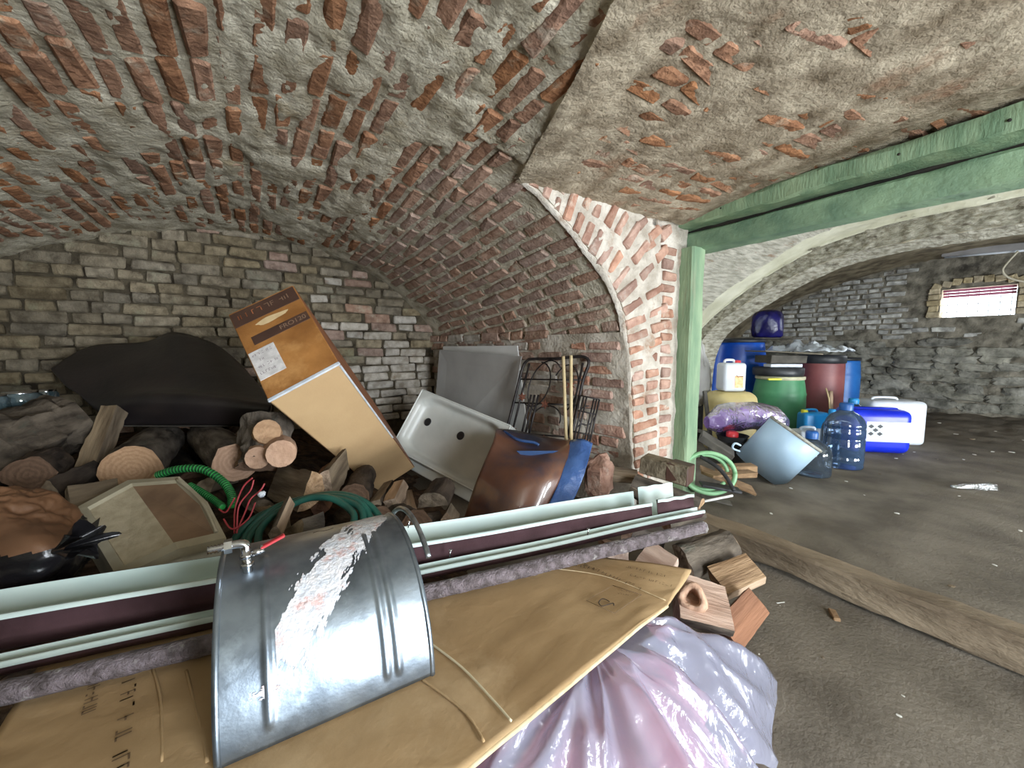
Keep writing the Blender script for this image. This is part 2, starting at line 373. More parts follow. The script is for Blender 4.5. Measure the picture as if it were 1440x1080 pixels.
def in_view(p, mx=80, my=60):
    q = V3(p)-EYE
    fw = Vector((math.sin(YAW)*math.cos(PITCH), math.cos(YAW)*math.cos(PITCH), -math.sin(PITCH))); rt = Vector((math.cos(YAW), -math.sin(YAW), 0)); up = rt.cross(fw)
    d = q.dot(fw)
    if d < 0.1: return False
    return abs(560*q.dot(rt)/d) < 720+mx and abs(560*q.dot(up)/d) < 540+my
def lerp(a, b, t): return a+(b-a)*t
def interp(tab, x):
    if x <= tab[0][0]: return tab[0][1]
    for (x0, y0), (x1, y1) in zip(tab, tab[1:]):
        if x <= x1: return y0+(y1-y0)*(x-x0)/(x1-x0)
    return tab[-1][1]

# ================================================================== STRUCTURE
UE = 4.1          # end wall
UG = 1.7          # arch of the side opening
def dense(pts, step=0.01):
    s = [Vector((p[0], p[1], 0)) for p in pts]; s = spline(s, 24); out = [(0.0, s[0].x, s[0].y)]; acc = 0
    for a, b in zip(s, s[1:]):
        acc += (b-a).length; out.append((acc, b.x, b.y))
    return out
RA = dense([(0, 2.06), (.48, 2.01), (.9, 1.88), (1.2, 1.72), (1.42, 1.54), (1.6, 1.36), (1.69, 1.15), (1.70, .7), (1.70, -.05)])
RB = dense([(0, 2.08), (.6, 2.05), (1.17, 1.94), (1.43, 1.80), (1.72, 1.58), (1.91, 1.36), (1.99, 1.10), (2.03, .82), (2.07, .34), (2.08, -.05)])
LF = dense([(0, 2.07), (-.6, 1.985), (-1.04, 1.83), (-1.5, 1.62), (-1.9, 1.35), (-2.2, 1.0), (-2.32, .5), (-2.33, -.05)])
def lut(tab, n=700):
    L = tab[-1][0]; out = []; k = 0
    for i in range(n+1):
        a = L*i/n
        while k < len(tab)-2 and tab[k+1][0] < a: k += 1
        t = (a-tab[k][0])/max(1e-9, tab[k+1][0]-tab[k][0]); t = min(max(t, 0), 1)
        out.append((lerp(tab[k][1], tab[k+1][1], t), lerp(tab[k][2], tab[k+1][2], t)))
    return L, out
RA, RB, LF = lut(RA), lut(RB), lut(LF)
def look(tb, a):
    L, t = tb; f = min(max(a/L, 0), 1)*(len(t)-1); i = min(int(f), len(t)-2); f -= i
    return lerp(t[i][0], t[i+1][0], f), lerp(t[i][1], t[i+1][1], f)
def vault(u, a):
    """main barrel vault: u along the axis, a = arc length from the crown (right positive)"""
    if a < 0: v, h = look(LF, -a)
    else:
        t = min(max((UE-u)/(UE-UG), 0), 1); A = look(RA, a); B = look(RB, a); v = lerp(A[0], B[0], t); h = lerp(A[1], B[1], t)
    return Vector((v, u, h + 0.012*nz(u*1.1, a*0.9, 3.3)))
def vault_frame(u, a):
    p = vault(u, a); tu = (vault(u+.02, a)-vault(u-.02, a)).normalized(); ta = (vault(u, a+.02)-vault(u, a-.02)).normalized()
    n = tu.cross(ta); n.normalize()
    if n.dot(Vector((0, u, 1.0))-p) < 0: n = -n
    ta = n.cross(tu)
    return p, tu, ta, n
def groin(u): return interp([(-2.2, .55), (-.2, .62), (.3, .72), (.81, .86), (1.06, .96), (1.4, 1.07), (1.7, 1.17)], u)
def lun(u, v):
    """ceiling of the side opening, a low cross vault over the green beam"""
    h = interp([(-2.3, 1.8), (-1.2, 1.97), (-.4, 2.05), (.2, 2.07), (.8, 2.05), (1.2, 2.02), (1.5, 1.98), (1.75, 1.93)], u)
    h += interp([(.6, .0), (1.4, .0), (2.0, -.005), (2.4, .005), (2.6, .02), (2.8, .03)], v)
    return h
def cover(u, a):
    """how far plaster still hides the brick: positive hidden, negative bare"""
    c = -0.06
    if u > UG-0.1: c -= 1.4*min(max((a-0.70)/0.5, 0), 1)
    c += 0.55*max(0, 1-abs(a-0.45)/0.5)*max(0, 1-abs(u-1.3)/0.9)      # smoother patch near the crown
    c -= 0.62*max(0, 1-abs(a+0.45)/1.1)*max(0, 1-abs(u-1.3)/1.2)
    c += 0.30*max(0, 1-abs(a+1.0)/0.4)*max(0, 1-abs(u-2.2)/1.0)
    return c
def plaster_h(u, a):
    n = fb(u*2.6, a*5.6, 1.7, 0.8, 4) + 0.45*nz(u*7, a*15, 9.1)
    k = cover(u, a) + n*1.15
    p = 0.0105*math.tanh(2.3*k) + 0.004*fb(u*5, a*6, 14.2, 0.8, 3)
    return p + 0.0055*abs(fb(u*20, a*24, 5.0, 0.5, 4)) + 0.0042*nz(u*42, a*50, 2.0) - .003

# bricks: six irregular shared shapes of unit courses (local x along the course, y across it, z towards the room)
rb = random.Random(3)
def brick_variants(matname, L, Wd, D, n=9, jit=0.008, ch=0.009):
    return [G().add(*cbox(L*rb.uniform(.93, 1.05), Wd*rb.uniform(.9, 1.08), D, ch, jit, rb)).mesh('brick_'+matname, matname, False) for _ in range(n)]
BV = {k: brick_variants(k, .25, .064, .09) for k in ('brick', 'brick_bare', 'brick_dark', 'brick_lime', 'brick_orange')}
BV['brick_grey'] = brick_variants('brick_grey', .25, .066, .09)
def put_bricks(items, parent, limit=300):
    """items: (matrix, material, distance); the nearest become objects, the rest one joined part"""
    items.sort(key=lambda t: t[2])
    for M, k, d in items[:limit]:
        link('brick', rb.choice(BV[k]), parent, M)
    rest = items[limit:]
    if rest:
        g = G(); keys = sorted({k for _, k, _ in rest})
        for M, k, d in rest:
            me = rb.choice(BV[k]); g.add([M @ v.co for v in me.vertices], [tuple(p.vertices) for p in me.polygons], keys.index(k))
        o = link('far_bricks', g.mesh('far_bricks', keys, False), parent); o['kind'] = 'stuff'; o['label'] = 'remaining small bricks of the vault'

# ---- main vault (plaster skin) and its bricks
UN, AN = 310, 410
A0, A1, U0, U1 = -2.75, 3.15, UE+.03, -.22
vv = []; ff = []; inside = []
for i in range(UN+1):
    u = lerp(U0, U1, i/UN)
    for j in range(AN+1):
        a = lerp(A0, A1, j/AN); p = vault(u, a); q = vault(u, a+.02); t = q-p
        n = Vector((-t.z, 0, t.x)) if False else Vector((t.z, 0, -t.x))
        if n.length < 1e-6: n = Vector((-1, 0, 0))
        n.normalize()
        if n.z > 0.3 or (a > 2 and n.x > 0): n = -n
        vv.append(p + n*plaster_h(u, a)); inside.append(u > UG-0.02 or p.x < groin(u)+0.02)
for i in range(UN):
    for j in range(AN):
        a = i*(AN+1)+j
        if inside[a] and inside[a+AN+1] and inside[a+1] and inside[a+AN+2]: ff.append((a, a+1, a+AN+2, a+AN+1))
ceiling = structure(link('ceiling', G().add(vv, ff).mesh('ceiling', 'plaster')))
ceiling['label'] = 'barrel vault of brick under patchy crumbling lime plaster'
g = G(); g.add(*grid(30, 60, lambda s, t: vault(lerp(-.2, -2.2, s), lerp(A0, 1.3, t)), True))
structure(link('ceiling_rear', g.mesh('ceiling_rear', 'plaster')))
items = []
row = -27
PITCHA = 0.0865
for row in range(-28, 34):
    a = row*PITCHA
    off = rb.uniform(0, .28); u = UE-.05-off
    while u > 0.1:
        ln = 1.0 if rb.random() < .78 else .52
        uu = u-.135*ln
        p, tu, ta, n = vault_frame(uu, a)
        ok = p.z > 1.12 and (uu > UG+.03 or p.x < groin(uu)-.01) and in_view(p)
        if uu < UG+.1 and uu > UG-.05 and p.x > 1.1: ok = False
        if ok:
            deep = rb.uniform(-.006, .005)
            M = frame(p + n*(deep-.045), tu, ta, n) @ Matrix.Rotation(rb.uniform(-.02, .02), 4, 'Z') @ Matrix.Diagonal((ln, 1, 1, 1))
            kind = 'brick_bare' if (a > .8 and uu > UG) else 'brick'
            items.append((M, kind, (p-EYE).length))
        u -= .27*ln+.012
put_bricks(items, ceiling, 300)

# ---- side wall below the vault: level courses
def side(u, z):
    t = min(max((UE-u)/(UE-UG), 0), 1)
    A = interp([(0, 1.70), (.7, 1.70), (1.15, 1.69), (1.4, 1.58)], z); B = interp([(0, 2.08), (.34, 2.07), (.82, 2.03), (1.1, 1.99), (1.36, 1.91)], z)
    return lerp(A, B, t)
wall_side = structure(link('wall_side', G().add(*grid(120, 70, lambda s, t: (side(lerp(UG, UE, s), lerp(-.02, 1.2, t)) - .012 - .012*fb(s*12, t*8, 2.2, .7, 4), lerp(UG, UE, s), lerp(-.02, 1.2, t)), True)).mesh('wall_side', 'mortar_pale')))
items = []
z = .3
while z < 1.27:
    u = UG+.02+rb.uniform(0, .1)
    while u < UE-.1:
        ln = 1.0 if rb.random() < .6 else .5
        uu = u+.13*ln; x = side(uu, z)
        tu = Vector((side(uu+.05, z)-side(uu-.05, z), .1, 0)).normalized(); n = Vector((-tu.y, tu.x, 0)); ta = Vector((0, 0, 1))
        if rb.random() < .86:
            M = frame(Vector((x-.004, uu, z)) - n*(.043+rb.uniform(-.004, .004)-.016), tu, ta, n) @ Matrix.Diagonal((ln, 1, 1, 1))
            items.append((M, 'brick_orange' if uu < 2.15 else ('brick_bare' if rb.random() < .55 else 'brick_lime'), (Vector((x, uu, z))-EYE).length))
        u += .27*ln+.012
    z += .082
put_bricks(items, wall_side, 300)

# ---- end wall
def ewall(s, t):
    v = lerp(-2.4, 1.75, s); z = lerp(-.02, 2.12, t)
    return (v, UE + .004 - .010*fb(v*6, z*7, 4.4, .7, 4), z)
wall_end = structure(link('wall_end', G().add(*grid(160, 90, ewall, True)).mesh('wall_end', 'mortar_dark')))
wall_end['label'] = 'soot-dark brick end wall of the vault'
items = []
z = .40; r_ = 0
while z < 2.08:
    v = -2.1 + rb.uniform(0, .25)
    while v < 1.68:
        ln = 1.0 if rb.random() < .55 else .56
        c = v+.13*ln
        top = vault(UE-.02, 0).z
        # height of the vault above this brick
        aa = abs(c); hz = None
        tb = LF if c < 0 else RA
        for q in tb[1]:
            if abs(q[0]) >= aa: hz = q[1]; break
        if hz and z < hz+.02 and in_view((c, UE, z), 60):
            pale = min(max((c-.35)/.9, 0), 1)*min(max((1.5-z)/.5, 0.12), 1)
            kind = 'brick_lime' if rb.random() < pale else ('brick_bare' if rb.random() < .35*min(max((c+.2)/1.2, .12), 1) else 'brick_dark')
            M = frame(Vector((c, UE+.022+rb.uniform(-.008, .008), z+rb.uniform(-.004, .004))), Vector((1, 0, 0)), Vector((0, 0, 1)), Vector((0, -1, 0))) @ Matrix.Rotation(rb.uniform(-.015, .015), 4, 'Z') @ Matrix.Diagonal((ln*1.04, 1.14, 1, 1))
            items.append((M, kind, (Vector((c, UE, z))-EYE).length))
        v += .268*ln+.012
    z += .083; r_ += 1
put_bricks(items, wall_end, 300)

# ---- pier with the fanned brick arch of the side opening (plane y = UG)
LB = RB[0]; BS = 1.17
def outer(b):
    v, h = look(RB, b)
    return (interp([(BS, 1.22), (1.5, 1.62), (1.9, 2.02), (2.15, 2.28), (2.5, 2.32), (4, 2.36)], b),
            interp([(BS, 1.965), (1.5, 1.975), (1.9, 1.96), (2.15, 1.86), (2.35, 1.5), (2.5, h), (4, -.05)], b) if b < 2.5 else h)
def band(s, t):
    b = lerp(BS, LB, s); v, h = look(RB, b); V, Hh = outer(b)
    x = lerp(v-.012, V, t); zz = lerp(h, Hh, t); e = math.sin(PI*min(t*1.0, 1))*.0
    return (x, UG - .006 - .011*fb(x*7, zz*7, 8.8, .7, 4) + (.03 if t == 0 else 0), zz)
pier = structure(link('wall_pier', G().add(*grid(200, 40, band)).mesh('wall_pier', 'mortar_white')))
pier['label'] = 'pier with a fanned brick arch edge in thick white mortar'
def face2(s, t):
    z = lerp(-.02, 1.99, t); x = lerp(2.26, 2.66, s); return (x, UG + .05 - .05*max(0, 1-s*9) - .010*fb(x*7, z*7, 6.1, .7, 4), z)
part('pier_reveal', G().add(*grid(30, 130, face2)), 'mortar_white', pier)
g = G(); g.add([(2.2, UG+.06, -.02), (2.66, UG+.06, -.02), (2.66, 2.2, -.02), (2.2, 2.2, -.02), (2.2, UG+.06, 2.2), (2.66, UG+.06, 2.2), (2.66, 2.2, 2.2), (2.2, 2.2, 2.2)], [(0, 1, 5, 4), (1, 2, 6, 5), (2, 3, 7, 6)])
part('pier_core', g, 'mortar_pale', pier, False)
items = []
b = BS+.10
while b < LB-.25:
    v, h = look(RB, b); v2, h2 = look(RB, b+.02); tt = Vector((v2-v, 0, h2-h)).normalized(); no = Vector((-tt.z, 0, tt.x))
    if no.x < 0 and b > 1.6: no = -no
    if no.z < -.05: no = -no
    V, Hh = outer(b); reach = min(.46, (Vector((V, 0, Hh))-Vector((v, 0, h))).length*.95)
    tilt = interp([(1.2, .55), (1.8, .35), (2.3, .12), (2.7, 0), (4, 0)], b)
    no = (Matrix.Rotation(-tilt*.4, 3, 'Y') @ no).normalized(); cr = no.cross(Vector((0, -1, 0))); cr.normalize()
    if reach > .1:
        cuts = [(0.0, reach)] if rb.random() < .5 and reach < .31 else [(0, reach*.47), (reach*.53, reach)]
        for (c0, c1) in cuts:
            c = Vector((v, UG, h)) + no*((c0+c1)/2-.004)
            items.append((frame(c+Vector((0, .030+rb.uniform(-.005, .006), 0)), no, cr, Vector((0, -1, 0))) @ Matrix.Diagonal(((c1-c0-.02)/.25, .86, 1, 1)), 'brick_orange', (c-EYE).length))
    b += .083
for (v, z) in [(2.10, 1.66), (2.16, 1.75), (2.22, 1.84), (2.02, 1.80), (2.30, 1.72), (2.24, 1.62), (2.10, 1.88), (1.92, 1.87), (2.34, 1.86)]:
    if min((Vector((v, UG, z))-it[0].translation).length for it in items) > .085:
        items.append((frame(Vector((v, UG+.032, z)), Vector((.8, 0, .6)), Vector((-.6, 0, .8)), Vector((0, -1, 0))) @ Matrix.Diagonal((rb.uniform(.42, .62), .9, 1, 1)), 'brick_orange', 2.8))
z = .35
while z < 1.82:
    x = 2.45+rb.uniform(-.02, .02)
    items.append((frame(Vector((x, UG+.082+rb.uniform(-.004, .004), z)), Vector((1, 0, 0)), Vector((0, 0, 1)), Vector((0, -1, 0))) @ Matrix.Diagonal((rb.uniform(.42, .62), .92, 1, 1)), 'brick_orange', 2.8))
    z += .083
put_bricks(items, pier, 300)

# ---- cross vault over the opening, its plaster and showing bricks
def lplast(u, v):
    n = fb(u*3.6, v*3.0, 21.7, .8, 4) + .4*nz(u*14, v*10, 2.0)
    k = .36+n*1.1 + .6*max(0, (u-1.1)/.5)*max(0, 1-(v-1)/1.1)
    return .009*math.tanh(2.2*k) + .004*fb(u*5, v*6, 4.2, .8, 3) + .005*abs(fb(u*20, v*18, 7.0, .5, 4)) + .0035*nz(u*42, v*42, 3) - .002
def lz(u, v):
    h = lun(u, v); gx = groin(u); t = min(max((v-gx)/.30, 0), 1)
    # start a little under the main vault at the groin
    am = 0
    hm = interp([(.5, 2.055), (.7, 2.04), (.9, 2.005), (1.05, 1.975), (1.2, 1.935)], gx) - .006
    return lerp(hm, h, t*t*(3-2*t))
def lsurf(s, t):
    u = lerp(UG+.02, -.5, s); gx = groin(u); v = lerp(gx-.015, 2.78, t); return (v, u, lz(u, v) - lplast(u, v))
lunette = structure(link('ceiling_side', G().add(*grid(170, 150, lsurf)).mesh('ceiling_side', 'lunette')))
lunette['label'] = 'low plastered cross vault above the green beam'
g = G().add(*grid(20, 30, lambda s, t: (lerp(groin(lerp(-.48, -2.2, s))-.02, 2.78, t), lerp(-.48, -2.2, s), lz(lerp(-.48, -2.2, s), lerp(groin(lerp(-.48, -2.2, s)), 2.78, t)))))
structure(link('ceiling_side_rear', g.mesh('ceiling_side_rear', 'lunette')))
items = []
u = UG-.06
while u > .0:
    v = groin(u)+.1+rb.uniform(0, .2)
    while v < 2.5:
        ln = 1.0 if rb.random() < .7 else .55
        vc = v+.13*ln; p = Vector((vc, u, lz(u, vc))); n = Vector((0, (lz(u+.03, vc)-lz(u-.03, vc))/.06, -1)).normalized(); tx = Vector((1, 0, 0)); ta = n.cross(tx)
        if in_view(p): items.append((frame(p + n*(rb.uniform(-.004, .004)-.045), tx, ta, n) @ Matrix.Rotation(rb.uniform(-.1, .1), 4, 'Z') @ Matrix.Diagonal((ln, 1, 1, 1)), 'brick', (p-EYE).length))
        v += .27*ln+.015
    u -= .088
put_bricks(items, lunette, 300)

# ---- green painted timber: beam, upper plank, post
def timber(name, M, sx, sy, sz, matname, seg=40, rough=.006, seed=0.0, axis=0):
    """squared old timber, long axis = local x, wavering edges"""
    vs = []; fs = []; ring = []
    c = .012
    prof = [(-.5, -.5+c/sz), (-.5+c/sy, -.5), (-.17, -.5), (.17, -.5), (.5-c/sy, -.5), (.5, -.5+c/sz), (.5, -.17), (.5, .17), (.5, .5-c/sz), (.5-c/sy, .5), (.17, .5), (-.17, .5), (-.5+c/sy, .5), (-.5, .5-c/sz), (-.5, .17), (-.5, -.17)]
    k = len(prof)
    for i in range(seg+1):
        x = (i/seg-.5)*sx
        for (a, b_) in prof:
            d = rough*fb(x*3+seed, a*3, b_*3+seed, .8, 4); d2 = rough*fb(x*3-seed, a*3+5, b_*3, .8, 4)
            vs.append(M @ Vector((x, a*sy+d, b_*sz+d2)))
    for i in range(seg):
        for j in range(k): fs.append((i*k+j, (i+1)*k+j, (i+1)*k+(j+1) % k, i*k+(j+1) % k))
    fs.append(tuple(range(k))); fs.append(tuple(seg*k+j for j in range(k))[::-1])
    return G().add(vs, fs)
trim = structure(link('trim_1', None)); trim['label'] = 'green painted timber frame of the side opening'
YX = frame((0, 0, 0), (0, 1, 0), (-1, 0, 0), (0, 0, 1))
o = part('beam', timber('beam', T(2.75, .60, 1.855) @ YX, 2.55, .17, .13, 'green_paint', 50, .008, 1.0), 'green_paint', trim); sharp(o)
o = part('lintel_plank', timber('lintel_plank', T(2.66, .62, 1.995) @ Matrix.Rotation(-.012, 4, 'X') @ YX, 2.50, .23, .095, 'green_paint_post', 60, .016, 4.0), 'green_paint_post', trim); sharp(o)
ZX = frame((0, 0, 0), (0, 0, 1), (0, 1, 0), (-1, 0, 0))
o = part('post', timber('post', T(2.655, 1.71, .90) @ ZX, 1.80, .12, .145, 'green_paint_post', 40, .004, 9.0), 'green_paint_post', trim); sharp(o)
g = G()
for (y, z_) in ((1.45, 1.985), (1.05, 1.99), (.62, 1.99), (.3, 1.995)): lathe(g, T(2.545, y, z_) @ Matrix.Rotation(-PI/2, 4, 'Y'), [(.0, .004), (.006, .003), (.006, -.01)], 8)
part('nail', g, 'dark_gap', trim)
o = part('gap_shade_strip', timber('gap_shade_strip', T(2.76, .62, 1.930) @ YX, 2.48, .12, .04, 'dark_gap', 30, .006, 2.0), 'dark_gap', trim)  # dark strip painting the shade in the gap between plank and beam

# ---- floors, threshold
def fl(x, y):
    z = .012*fb(x*1.3, y*1.3, .3, .9, 4) + .0015*fb(x*9, y*9, .5, .7, 2)
    z += .16*max(0, (x-7.0)/1.7)**1.3*min(1, max(0, (2.6-y)/1.4))       # dirt banked up under the window
    z += .02*fb(x*6, y*6, 2, .7, 3)*min(1, max(0, (x-6.8)/.8))
    return z
floor = structure(link('floor', G().add(*grid(240, 180, lambda s, t: (lerp(-2.45, 8.85, s), lerp(-2.85, 5.1, t), fl(lerp(-2.45, 8.85, s), lerp(-2.85, 5.1, t))))).mesh('floor', 'earth_floor')))
floor['label'] = 'trodden grey earth and concrete floor'
def curbM(): return T(2.16, .0, .078) @ YX
o = structure(link('trim_2', timber('threshold', curbM(), 3.3, .13, .12, 'curb_stone', 110, .010, 3.0).mesh('trim_2', 'curb_stone'))); sharp(o)
o['label'] = 'worn stone threshold kerb along the floor'

# ---- rear walls with a doorway, left wall (behind and beside the camera)
g = G()
def wallbox(g, x0, x1, y0, y1, z0, z1): box(g, T((x0+x1)/2, (y0+y1)/2, (z0+z1)/2), x1-x0, y1-y0, z1-z0, .002)
wallbox(g, -2.5, .44, -2.35, -2.15, -.05, 2.15); wallbox(g, 1.35, 2.9, -2.35, -2.15, -.05, 2.15); wallbox(g, .44, 1.36, -2.35, -2.15, 1.98, 2.15)
structure(link('wall_rear', g.mesh('wall_rear', 'mortar_pale', False)))
g = G(); wallbox(g, -2.6, -2.32, -2.35, 4.3, -.05, 1.3); structure(link('wall_left', g.mesh('wall_left', 'mortar_dark', False)))

# ================================================================== SECOND CELLAR
FP = [(-2.75, -.05), (-2.7, .9), (-2.4, 1.5), (-1.6, 2.0), (-.6, 2.26), (.3, 2.33), (.81, 2.33), (1.25, 2.31), (1.8, 2.20), (2.41, 1.89), (3.02, 1.42), (3.2, 1.0), (3.25, .5), (3.25, -.05)]
BP = [(-2.75, -.05), (-2.7, .9), (-2.3, 1.6), (-1.4, 2.15), (-.3, 2.42), (.78, 2.46), (1.8, 2.42), (2.57, 2.27), (3.4, 2.04), (3.9, 1.78), (4.4, 1.35), (4.6, .9), (4.65, -.05)]
RL = [(-2.7, -.05), (-2.62, .9), (-2.2, 1.42), (-1.3, 1.82), (-.3, 2.02), (.46, 2.06), (1.24, 2.06), (1.79, 1.97), (2.40, 1.69), (2.91, 1.34), (3.1, 1.0), (3.15, .5), (3.15, -.05)]
def curve2(P, n=10): return [(p.x, p.y) for p in spline([(a, b, 0) for a, b in P], n)]
def loft(c, x0, x1, n, disp, flip=False):
    m = len(c)-1
    def fn(s, t):
        f = t*m; i = min(int(f), m-1); f -= i; y = lerp(c[i][0], c[i+1][0], f); z = lerp(c[i][1], c[i+1][1], f); x = lerp(x0, x1, s)
        return (x, y + disp(x, y, z)*.5, z - disp(x, y, z))
    return grid(n, 240, fn, flip)
cf, cb, cr_ = curve2(FP), curve2(BP), curve2(RL)
d1 = lambda x, y, z: .02*abs(fb(x*1.2, y*7, z*9, .8, 4)) + .014*abs(nz(x*3, y*20, z*20))
d2 = lambda x, y, z: .02*abs(fb(x*2.0, y*6, z*8, .8, 4))
ceil2 = structure(link('ceiling_far', G().add(*loft(cf, 2.80, 5.0, 60, d1)).mesh('ceiling_far', 'far_plaster'))); ceil2['label'] = 'pale vault of the second cellar'
# transverse rib: pale chamfer, rough front face, soffit
def ribface(s, t):
    m = len(cf)-1; f = s*m; i = min(int(f), m-1); f -= i
    a = (lerp(cf[i][0], cf[i+1][0], f), lerp(cf[i][1], cf[i+1][1], f)); m2 = len(cr_)-1; f = s*m2; i = min(int(f), m2-1); f -= i
    b_ = (lerp(cr_[i][0], cr_[i+1][0], f), lerp(cr_[i][1], cr_[i+1][1], f))
    return a, b_
def ribfront(s, t):
    a, b_ = ribface(s, t); y = lerp(a[0], b_[0], t); z = lerp(a[1], b_[1], t)
    return (5.0 + .02*t - .045*abs(fb(y*6, z*12, 3, .8, 4)) - .02*abs(nz(y*6, z*34, 1)), y, z)
o = part('transverse_rib', G().add(*grid(260, 16, ribfront)), 'far_rib', ceil2)
g = G()
def ribedge(s, t):
    a, b_ = ribface(s, 0); k = max(0, (t-.5)/.5)*.30; y = lerp(a[0], b_[0], k); z = lerp(a[1], b_[1], k); w_ = 1+.35*nz(y*2, z*2, 3)
    x = 4.985-.26*w_*max(0, .5-t)*2 - .02*math.sin(PI*t)
    return (x, y - .012*math.sin(PI*t), z - .026*math.sin(PI*t)**.6 + .006*fb(y*6, z*6, x*6, .8, 3) + (.012 if t == 0 else 0))
part('rib_edge_band', G().add(*grid(200, 10, ribedge)), 'rib_edge', ceil2)
part('rib_soffit', G().add(*loft(cr_, 5.0, 5.5, 14, d2)), 'far_rib', ceil2)
def ribback(s, t):
    m2 = len(cr_)-1; f = s*m2; i = min(int(f), m2-1); f -= i; b_ = (lerp(cr_[i][0], cr_[i+1][0], f), lerp(cr_[i][1], cr_[i+1][1], f))
    y = b_[0]*(1+.0*t); return (5.5, y + t*(.5 if y > .5 else -.1)*(1.6 if b_[1] < 1.3 else .6), b_[1]+t*.55*(1 if b_[1] > 1.0 else .4))
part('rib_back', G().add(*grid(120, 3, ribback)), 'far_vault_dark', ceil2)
d3 = lambda x, y, z: .016*abs(fb(x*1.0, y*6, z*8, .8, 4)) + .006*nz(x*4, y*24, z*24)
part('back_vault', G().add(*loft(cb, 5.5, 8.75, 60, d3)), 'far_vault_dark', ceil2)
# pier block between the two cellars' left parts
g = G(); wallbox(g, 2.45, 5.0, 3.22, 3.5, -.05, 1.25); structure(link('wall_divider', g.mesh('wall_divider', 'mortar_dark', False)))
g = G(); wallbox(g, 2.6, 3.9, -2.95, -2.75, -.05, 2.3); wallbox(g, 6.1, 9.2, -2.95, -2.75, -.05, 2.5); wallbox(g, 3.9, 6.1, -2.95, -2.75, 1.85, 2.5)
structure(link('wall_right', g.mesh('wall_right', 'mortar_pale', False)))

# far wall with the little window
WX = 8.7
WY0, WY1, WZ0, WZ1 = .80, 1.51, 1.56, 1.97
def fw_grid(y0, y1, z0, z1, ny, nzz):
    def fn(s, t):
        y = lerp(y0, y1, s); z = lerp(z0, z1, t)
        ed = min(1, max(0, (y-WY1)/.05) + max(0, (WY0-y)/.05) + max(0, (z-WZ1)/.05) + max(0, (WZ0-z)/.05))
        rough = .035 if z < 1.35 else .012
        return (WX - ed*(rough*abs(fb(y*3, z*4.5, 5.5, .75, 5)) + (.02*max(0, 1.4-z))) , y, z)
    return grid(ny, nzz, fn, True)
wall_far = structure(link('wall_far', None)); wall_far['label'] = 'far wall of sooty stone rubble and limewashed brick'
g = G(); g.add(*fw_grid(WY1, 4.75, -.05, 2.5, 150, 130)); g.add(*fw_grid(-2.9, WY0, -.05, 2.5, 120, 120)); g.add(*fw_grid(WY0, WY1, -.05, WZ0, 40, 80)); g.add(*fw_grid(WY0, WY1, WZ1, 2.5, 40, 30))
part('wall_face', g, 'rubble_joint', wall_far)
# reveals
g = G(); D = .32
g.add([(WX, WY0, WZ0), (WX, WY1, WZ0), (WX, WY1, WZ1), (WX, WY0, WZ1), (WX+D, WY0, WZ0), (WX+D, WY1, WZ0), (WX+D, WY1, WZ1), (WX+D, WY0, WZ1)], [(0, 1, 5, 4), (1, 2, 6, 5), (2, 3, 7, 6), (3, 0, 4, 7)])
part('window_reveal', g, 'lintel_stone', wall_far, False)
for k in range(9):          # flat arch of pale stones
    y = lerp(WY0-.1, WY1+.1, (k+.5)/9); zz = WZ1+.035+.075*(1-((k-4)/4.5)**2)
    g = G(); box(g, T(WX-.012, y, zz) @ Matrix.Rotation((k-4)*.10, 4, 'X'), .06, .092, .085+rb.uniform(-.01, .01), .008, 0, .006)
    part('arch_stone', g, 'lintel_stone', wall_far, False)
for k in range(5):
    g = G(); box(g, T(WX-.012, WY1+.07, WZ0+.045+.088*k), .06, .13+rb.uniform(-.02, .02), .082, .008, 0, .006); part('jamb_stone', g, 'lintel_stone', wall_far, False)
    g = G(); box(g, T(WX-.012, WY0-.07, WZ0+.045+.088*k), .06, .12+rb.uniform(-.02, .02), .082, .008, 0, .006); part('jamb_stone', g, 'lintel_stone', wall_far, False)
win = structure(link('window_1', None)); win['label'] = 'small barred cellar window with daylight behind'
g = G(); xw = WX+.14
for k in range(7): tube(g, [(xw, lerp(WY0, WY1, (k+.5)/7), WZ0), (xw, lerp(WY0, WY1, (k+.5)/7), WZ1)], .004, 6)
for k in range(3): tube(g, [(xw, WY0, WZ0+.08+k*.11), (xw, WY1, WZ0+.08+k*.11)], .004, 6)
part('grille', g, 'bar_iron', win)
g = G(); box(g, T(WX+.2, (WY0+WY1)/2, (WZ0+WZ1)/2), .004, WY1-WY0, WZ1-WZ0, .001); part('glass_pane', g, 'pane', win, False)
for k in range(3):
    g = G(); box(g, T(WX+.05+.012*k, (WY0+WY1)/2, WZ1-.022-.040*k), .025, WY1-WY0-.02, .034, .006); part('blind_slat', g, 'pink_blind', win, False)
